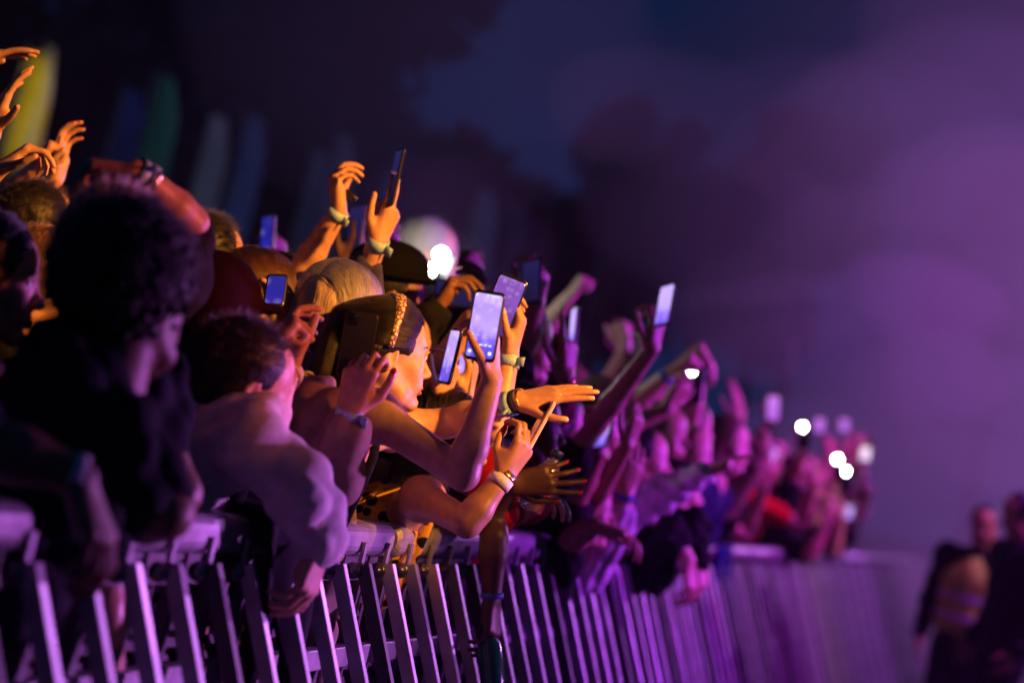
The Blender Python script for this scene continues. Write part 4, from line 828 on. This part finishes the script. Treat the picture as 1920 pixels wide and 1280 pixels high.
BOT = mat('bottle_plastic', (.85, .88, 1.0), .08, trans=.92)
bt = thing('water_bottle', 'clear plastic water bottle with dark blue cap in a dark ringed hand', 'bottle', P(1012, 915, 6.06)); ax_ = V(.50, -1, 0); c0 = P(1012, 915, 6.06)
mb = MB(); mb.lathe(c0, ax_, [(-.06, .030), (-.055, .033), (-.02, .034), (-.016, .0325), (-.012, .034), (.03, .034), (.050, .031), (.070, .020), (.078, .013), (.088, .013)], 28); mb.make('bottle_body', BOT, bt)
mb = MB(); mb.lathe(c0, ax_, [(.086, .0155), (.104, .0155), (.106, .013)], 20); mb.make('bottle_cap', mat('cap_blue', (.01, .03, .18), .35), bt)
mb = MB(); mb.lathe(P(918, 1222, 6.05), V(.1, 1, 0), [(-.09, .010), (-.05, .012), (-.02, .030), (.10, .032), (.12, .028)], 20); tag(mb.make('green_bottle', mat('bottle_green', (.01, .12, .06), .15), None), 'green bottle dangling from the hand hanging over the rail', 'bottle')
# dark jacket over the rail
mb = MB(); v = []; f = []; A_, B_ = 26, 22
c1 = np.array([-1.5, 4.62, 1.155])
for i in range(A_):
    u = i / (A_ - 1)
    for j in range(B_):
        w_ = j / (B_ - 1); y = 4.42 + .42 * w_ + .03 * math.sin(6 * w_) * u; dr = u * (.40 + .14 * math.sin(9 * w_ + 1) * (u > .6))
        x = -1.60 + min(dr, .17); z = 1.165 - max(0, dr - .17) + .006 * math.sin(14 * w_); x += .030 * math.sin(17 * w_ + 2 * u) * min(1, max(0, dr - .1) * 4) + .05 * max(0, dr - .17)
        v.append((x, y, z))
for i in range(A_ - 1):
    for j in range(B_ - 1): a = i * B_ + j; f.append((a, a + 1, a + B_ + 1, a + B_))
mb.add(v, f); o = mb.make('jacket', cloth_mat('jacket', (.010, .010, .016)), None); sm = o.modifiers.new('thick', 'SOLIDIFY'); sm.thickness = .012; tag(o, 'black jacket hanging over the rail by the bowed person in white', 'jacket')
mb = MB(); v = []; f = []
for i in range(16):
    u = i / 15
    for j in range(12): w_ = j / 11; v.append((-1.43 + .02 * math.sin(12 * w_ + u) + .04 * u, 11.1 + .62 * w_, 1.16 - .46 * u + .06 * w_ * u))
for i in range(15):
    for j in range(11): a = i * 12 + j; f.append((a, a + 1, a + 13, a + 12))
mb.add(v, f); o = mb.make('hanging_flag', cloth_mat('blueflag', (.008, .018, .11)), None); sm = o.modifiers.new('thick', 'SOLIDIFY'); sm.thickness = .004; tag(o, 'dark blue flag hanging from the violet lit rail', 'flag')
# ------------------------------------------------------------------ the violet lit crowd further along
CR = [
 ('person with a long bare arm raised high, bright phone at its end', (1040, 800, 7.7), 'fair', BLK, [arm('R', (1118, 795, 7.35), (1222, 655, 7.25), (.18, -1, 0), (-.8, -.1, .6), 'grip')]),
 ('person pointing one finger straight up past a small lit phone', (1010, 705, 7.5), 'tan', ('plum', (.12, .02, .04)), [arm('R', (1040, 765, 7.2), (1060, 705, 7.1), (.08, -1, 0), (-.8, 0, .6), 'point', bands=[('gold', .97, .012)], sleeve=(1, .6))]),
 ('person with a blurred violet fist raised behind the pointing finger', (975, 660, 9.2), 'fair', BLK, [arm('R', (1010, 628, 9.0), (1062, 562, 8.9), (.6, -.8, 0), (.6, .7, .2), 'fist')]),
 ('person lifting a dark upright phone with small lights above the crowd', (975, 640, 7.3), 'fair', BLK, [arm('R', (985, 640, 7.2), (1003, 570, 7.1), (.1, -1, 0), (-.7, 0, .7), 'grip')]),
 ('person with a raised arm and hand bent down at the wrist', (1200, 790, 9.6), 'fair', ('teal', (.02, .07, .09)), [arm('R', (1225, 735, 9.4), (1312, 652, 9.3), (.5, .8, 0), (-.6, .4, .2), 'relaxed')]),
 ('person holding the single white torch above the violet crowd', (1290, 800, 9.9), 'fair', BLK, [arm('R', (1285, 830, 9.8), (1306, 760, 9.7), (0, -1, 0), (-.6, 0, .7), 'grip')]),
 ('person with one orange lit raised hand beyond the white torch', (1365, 840, 11.4), 'fair', BLK, [arm('R', (1372, 850, 11.3), (1382, 785, 11.2), (-.05, -1, 0), (-.7, 0, .6), 'open')]),
 ('person holding a slanted phone low with a pale violet screen', (1085, 870, 7.8), 'tan', BLK, [arm('R', (1085, 920, 7.5), (1122, 850, 7.45), (.2, -1, 0), (-.8, 0, .5), 'grip')]),
 ('person in a pale sleeve raising a spread hand with a blue wristband', (1130, 905, 8.1), 'fair', ('pale', (.55, .48, .58)), [arm('R', (1152, 985, 7.8), (1172, 925, 7.75), (.18, -1, 0), (-.4, 0, 1), 'open', bands=[('deep', .97, .02)], sleeve=(1, .4), spread=.12)]),
 ('person in a glowing white sleeve pointing along the rail', (1200, 860, 8.6), 'fair', ('white2', (.66, .60, .66)), [arm('R', (1240, 925, 8.3), (1322, 885, 8.2), (1, -.4, 0), (.2, 1, 0), 'point', sleeve=(1, .9))]),
 ('person with a violet forearm sloping up from the rail beside the bottle', (1110, 800, 8.0), 'tan', ('wine', (.10, .015, .05)), [arm('R', (1105, 950, 7.6), (1175, 835, 7.5), (.4, -1, 0), (-.8, 0, .5), 'relaxed')]),
 ('person with a long pink arm curving up from the hanging flag', (1395, 870, 11.6), 'fair', BLK, [arm('R', (1365, 960, 11.3), (1425, 870, 11.2), (.4, -1, 0), (-.8, 0, .5), 'relaxed')]),
 ('person lifting a small upright violet phone before the dark smoke', (1390, 860, 12.6), 'tan', BLK, [arm('R', (1400, 850, 12.4), (1443, 790, 12.3), (.2, -1, 0), (-.8, 0, .5), 'grip')]),
 ('person letting both forearms hang over the rail near the dark blue flag', (1265, 920, 9.0), 'fair', BLK, [arm('R', (1258, 1000, 8.7), (1290, 1050, 8.7), (.1, 1, 0), (-.8, 0, .5), 'relaxed', sleeve=(1, .4)), arm('L', (1300, 985, 8.9), (1310, 1045, 8.85), (.1, 1, 0), (-.8, 0, .5), 'relaxed')]),
 ('person with violet face turned to the pit and hair swept back', (1288, 852, 9.5), 'fair', ('black2', (.02, .015, .03)), []),
 ('person with round violet face near the middle of the far crowd', (1362, 832, 10.6), 'fair', ('navy2', (.02, .02, .06)), []),
 ('person with face lifted behind the glowing white sleeve', (1240, 812, 9.2), 'tan', ('grey3', (.14, .12, .16)), []),
 ('person holding up a pair of joined hands among the violet arms', (1060, 760, 9.6), 'fair', BLK, [arm('R', (1130, 740, 9.4), (1172, 655, 9.3), (-.3, -1, 0), (.6, .3, .6), 'fist')]),
 ('person with a bare arm sloping up under the long raised arm', (1130, 770, 8.8), 'fair', BLK, [arm('R', (1180, 765, 8.6), (1255, 700, 8.5), (.8, -.6, 0), (.4, .8, .2), 'fist', bands=[('deep', .95, .02)])]),
 ('person reaching a bare forearm low over the rail beside the red shirt', (1090, 955, 7.7), 'tan', BLK, [arm('R', (1075, 1010, 7.4), (1115, 985, 7.35), (1, .3, 0), (.2, 1, 0), 'relaxed')]),
 ('person at the far end of the rail with a red lit forearm', (1500, 935, 14.6), 'fair', BLK, [arm('R', (1520, 1040, 14.2), (1550, 985, 14.2), (.4, -1, 0), (-.8, 0, .5), 'relaxed')]),
 ('person at the far end of the rail with two orange lit forearms', (1540, 930, 15.8), 'fair', BLK, [arm('R', (1565, 1035, 15.4), (1578, 975, 15.4), (.1, -1, 0), (-.8, 0, .5), 'relaxed'), arm('L', (1490, 965, 15.6), (1490, 925, 15.5), (0, -1, 0), (-.8, 0, .5), 'fist')]),
 ('person holding the torch that glows alone above the far end of the rail', (1490, 890, 14.6), 'fair', BLK, [arm('R', (1490, 890, 14.4), (1506, 842, 14.3), (.1, -1, 0), (-.8, 0, .5), 'grip')]),
 ('person holding the upper of the two paired torches by the smoke', (1550, 935, 16.6), 'fair', BLK, [arm('R', (1556, 935, 16.4), (1570, 895, 16.3), (.1, -1, 0), (-.8, 0, .5), 'grip')]),
 ('person holding the lower of the two paired torches by the smoke', (1580, 960, 17.4), 'tan', BLK, [arm('R', (1575, 955, 17.2), (1585, 912, 17.1), (.1, -1, 0), (-.8, 0, .5), 'grip')]),
 ('person holding up the pale pink screen closest to the smoke', (1605, 945, 18.4), 'fair', BLK, [arm('R', (1610, 930, 18.2), (1618, 895, 18.1), (.05, -1, 0), (-.8, 0, .5), 'grip')]),
 ('person with an orange lit fist under the paired torches', (1520, 950, 16.0), 'tan', BLK, [arm('R', (1520, 935, 15.6), (1524, 905, 15.5), (.05, -1, 0), (-.8, 0, .5), 'fist')])]
for i, (lb, hd, sk, sh, ar) in enumerate(CR):
    r_ = np.random.default_rng(300 + i); q = 'mid' if hd[2] < 9.3 else 'far'
    fc_ = (1, .1, -.45 if 'face' in lb else float(r_.uniform(-.1, .5)))
    person(lb, hd, fc_, (.06, -1, 0), sk, (r_.choice(['short', 'long']), r_.choice(['dark', 'black', 'brown'])), ('long' if any('sleeve' in a for a in ar) else 'tee', *sh), ar, q, bool(r_.integers(0, 2)), seed=300 + i)
for a in [('bright lilac phone at the end of the long raised arm', (1248, 572, 7.16), (.20, -1, .35), (-1, 0, -.75), 'lilac'), ('small lit phone behind the pointing finger', (1076, 616, 7.3), (.1, -1, .2), (-1, 0, -.25), 'lilac'), ('dark upright phone with tiny lights behind the sideways phone', (997, 528, 6.95), (.05, -1, .3), (-.8, 0, -1), 'dim'),
          ('slanted pale violet phone above the bottle', (1134, 804, 7.38), (.32, -1, .4), (-1, 0, -.7), 'lilac'), ('small violet phone before the dark smoke', (1450, 765, 12.2), (.05, -1, 0), (-.3, 0, -1), 'magenta'), ('pale pink phone screen closest to the smoke', (1622, 850, 15.6), (.05, -1, 0), (0, 0, -1), 'pale'),
          ('violet phone just past the lone far torch', (1537, 797, 15.0), (.1, -1, 0), (-.4, 0, -1), 'magenta'), ('faint mauve phone above the paired torches', (1583, 797, 16.4), (.05, -1, 0), (-.2, 0, -1), 'magenta'), ('small violet glow of a phone under the small upright phone', (1444, 860, 12.6), (.4, -1, 0), (-.3, 0, -1), 'magenta'),
          ('small bluish phone low at the far end of the rail', (1590, 960, 16.2), (.2, -1, 0), (-.3, 0, -1), 'lilac'), ('small mauve phone above the two orange forearms', (1491, 930, 15.2), (.2, -1, 0), (-.3, 0, -1), 'magenta')]:
    phone(a[0], a[1], a[2], a[3], a[4], .068, .135 if a[1][2] < 13 else .10, lens=False)
for lb, c_, up_, tr in [('phone with blazing white torch beside the pale haired man', (822, 506, 8.8), (.5, -1, 0), ((1, .97, .92), 120, .025)), ('phone with a second blazing torch under the first', (800, 536, 8.7), (.5, -1, 0), ((1, .97, .92), 110, .022)), ('phone with white torch above the violet crowd', (1302, 722, 9.6), (.1, -1, 0), ((1, .88, .78), 40, .014)),
          ('phone whose white torch glows alone above the far rail', (1508, 818, 13.6), (.1, -1, 0), ((1, .97, .85), 75, .015)), ('phone with upper paired torch by the smoke', (1573, 878, 14.0), (.1, -1, 0), ((1, .98, .95), 85, .016)), ('phone with lower paired torch by the smoke', (1587, 900, 14.6), (.1, -1, 0), ((1, .98, .95), 85, .016))]:
    phone(lb, c_, up_, (0, 0, 1), None, .071, .147, torch=tr)
spot('torch_beam', P(862, 492, 9.1), P(800, 455, 9.6), (1, .86, .66), 10, 70, .6, .02)  # added spot on the pale haired man, comes from neither torch
l = bpy.data.lights.new('torch_glow', 'POINT'); o = bpy.data.objects.new('torch_glow', l); COL.objects.link(o); l.energy = 5; l.color = (.85, .95, 1); l.shadow_soft_size = .03; o.location = P(834, 496, 8.70)
# ------------------------------------------------------------------ filling rows
r_ = np.random.default_rng(77)
SHIRTS = [('black', (.012, .012, .015)), ('navy', (.012, .014, .026)), ('white', (.55, .52, .55)), ('grey', (.16, .16, .18)), ('red', (.3, .02, .03)), ('teal', (.02, .08, .09)), ('pink', (.45, .2, .28)), ('olive', (.07, .08, .03))]
ORD = 'first second third fourth fifth sixth seventh eighth ninth tenth eleventh twelfth thirteenth fourteenth fifteenth sixteenth seventeenth eighteenth nineteenth twentieth twenty-first twenty-second twenty-third twenty-fourth'.split()
for row, (X0, ys, step, nm) in enumerate([(-1.74, 8.3, .60, 'front row'), (-2.30, 7.2, .62, 'second row'), (-2.9, 7.0, .75, 'third row'), (-3.6, 7.4, 1.0, 'fourth row'), (-4.5, 8.5, 1.3, 'fifth row')]):
    y = ys; k = 0
    while y < (19 if row < 2 else 20 - row):
        hp = np.array([X0 + r_.uniform(-.10, .10), y + r_.uniform(-.1, .1), r_.uniform(1.46, 1.68)]); px, py, d = PX(hp)
        na = int(r_.choice([0, 0, 1, 1, 2])); sh = SHIRTS[r_.integers(0, len(SHIRTS))]; ar = []
        for sd in 'RL'[:na]:
            e_ = hp + np.array([.10 + r_.uniform(0, .22), r_.uniform(-.2, .2), r_.uniform(-.32, .02)]); w_ = e_ + nrm([r_.uniform(.05, .6), r_.uniform(-.3, .3), r_.uniform(.3, 1)]) * .26
            pe, pw = PX(e_), PX(w_); ar.append(arm(sd, pe, pw, (r_.uniform(-.2, .8), -1, 0), (-.7, 0, .7), str(r_.choice(['open', 'fist', 'grip', 'relaxed']))))
        pose = ['arms down', 'one arm raised', 'both arms raised'][na]; hc = str(r_.choice(['dark', 'black', 'brown'])); hst = str(r_.choice(['short', 'long']))
        person('%s person in the %s of the crowd, %s hair, %s shirt, %s' % (ORD[k], nm, hst, sh[0], pose), (px, py, d), (1, .05, float(r_.uniform(-.4, .6))), (.05, -1, 0), str(r_.choice(['fair', 'tan', 'fair', 'brown'])), (hst, hc), ('tee', *sh), ar, 'far', bool(r_.integers(0, 2)), seed=500 + row * 50 + k, group='packed crowd behind the rail')
        k += 1; y += step * r_.uniform(.85, 1.15)
# ------------------------------------------------------------------ guards in the pit
def guard(label, hd, face, seed):
    p = person(label, hd, face, (.05, -1, 0), 'tan', ('short', 'black'), ('long', 'dark', (.015, .015, .02)), [], 'far', False, 1.04, seed=seed, group='security guards standing in the pit', hip=(0, 0))
    return p
p = guard('security guard in a yellow reflective vest standing in the smoky pit', (1845, 985, 15.0), (-.3, .1, -1), 900)
vm = mat('hi_vis_yellow', (.42, .62, .06), .7, noise=.1); su, bl, bf, nb, H = p['su'], p['bl'], p['bf'], p['NB'], p['H']; tx = np.array([bf, bl, su])
v, f = implicit([ell(nb - su * H * .34, tx, np.array((.155, .205, .21)), .05), ell(nb - su * H * .72, tx, np.array((.15, .20, .18)), .06)], .02, noise=(.006, waves(3))); meshobj('vest', v, f, vm, p['root'])
mb = MB(); c_ = nb - su * H * .50
for zz in (-.0, -.12): mb.lathe(c_ + su * zz, su, [(-.022, .206), (.022, .206)], 26, False)
for i in range(len(mb.v)): q = mb.v[i] - c_; mb.v[i] = c_ + np.outer(q @ bf, bf) * .80 + np.outer(q @ bl, bl) * 1.03 + np.outer(q @ su, su)
mb.make('reflective_band', mat('reflective_tape', (.5, .5, .52), .3), p['root'])
guard('security guard in dark clothes partly cut off by the picture edge', (1912, 965, 13.5), (-1, .1, -.3), 901)
SMOKE = True
if SMOKE:
    for a in [(1780, 300, 32, (5.0, 6, 4.5), .050, 1), (1560, 560, 35, (4.2, 5, 2.6), .030, 2), (1880, 800, 26, (3.0, 5, 2.2), .06, 3), (1500, 90, 40, (3.6, 5, 2.0), .022, 4), (1690, 880, 24, (1.8, 3, 1.0), .05, 5), (846, 484, 9.3, (.36, .36, .36), .05, 6), (1700, 520, 24, (1.6, 2.0, .9), .05, 7), (1560, 200, 27, (2.0, 2, 1.1), .045, 8), (1830, 150, 22, (1.8, 2, 1.0), .05, 9), (1420, 430, 30, (1.8, 2, .9), .035, 10), (1640, 660, 21, (1.2, 1.6, .6), .06, 11), (1880, 430, 25, (1.6, 2, 1.2), .05, 12)]: puff(*a)  # the small puff round the torches is added to spread their glow
    mb = MB(); mb.box((-8, 38, 7), np.eye(3), (42, 43, 8)); hz = mb.make('haze', volmat('haze_air', (.9, .9, .95), .0010, .1), None, False); tag(hz, 'thin stage haze filling the air', 'haze', kind='stuff')
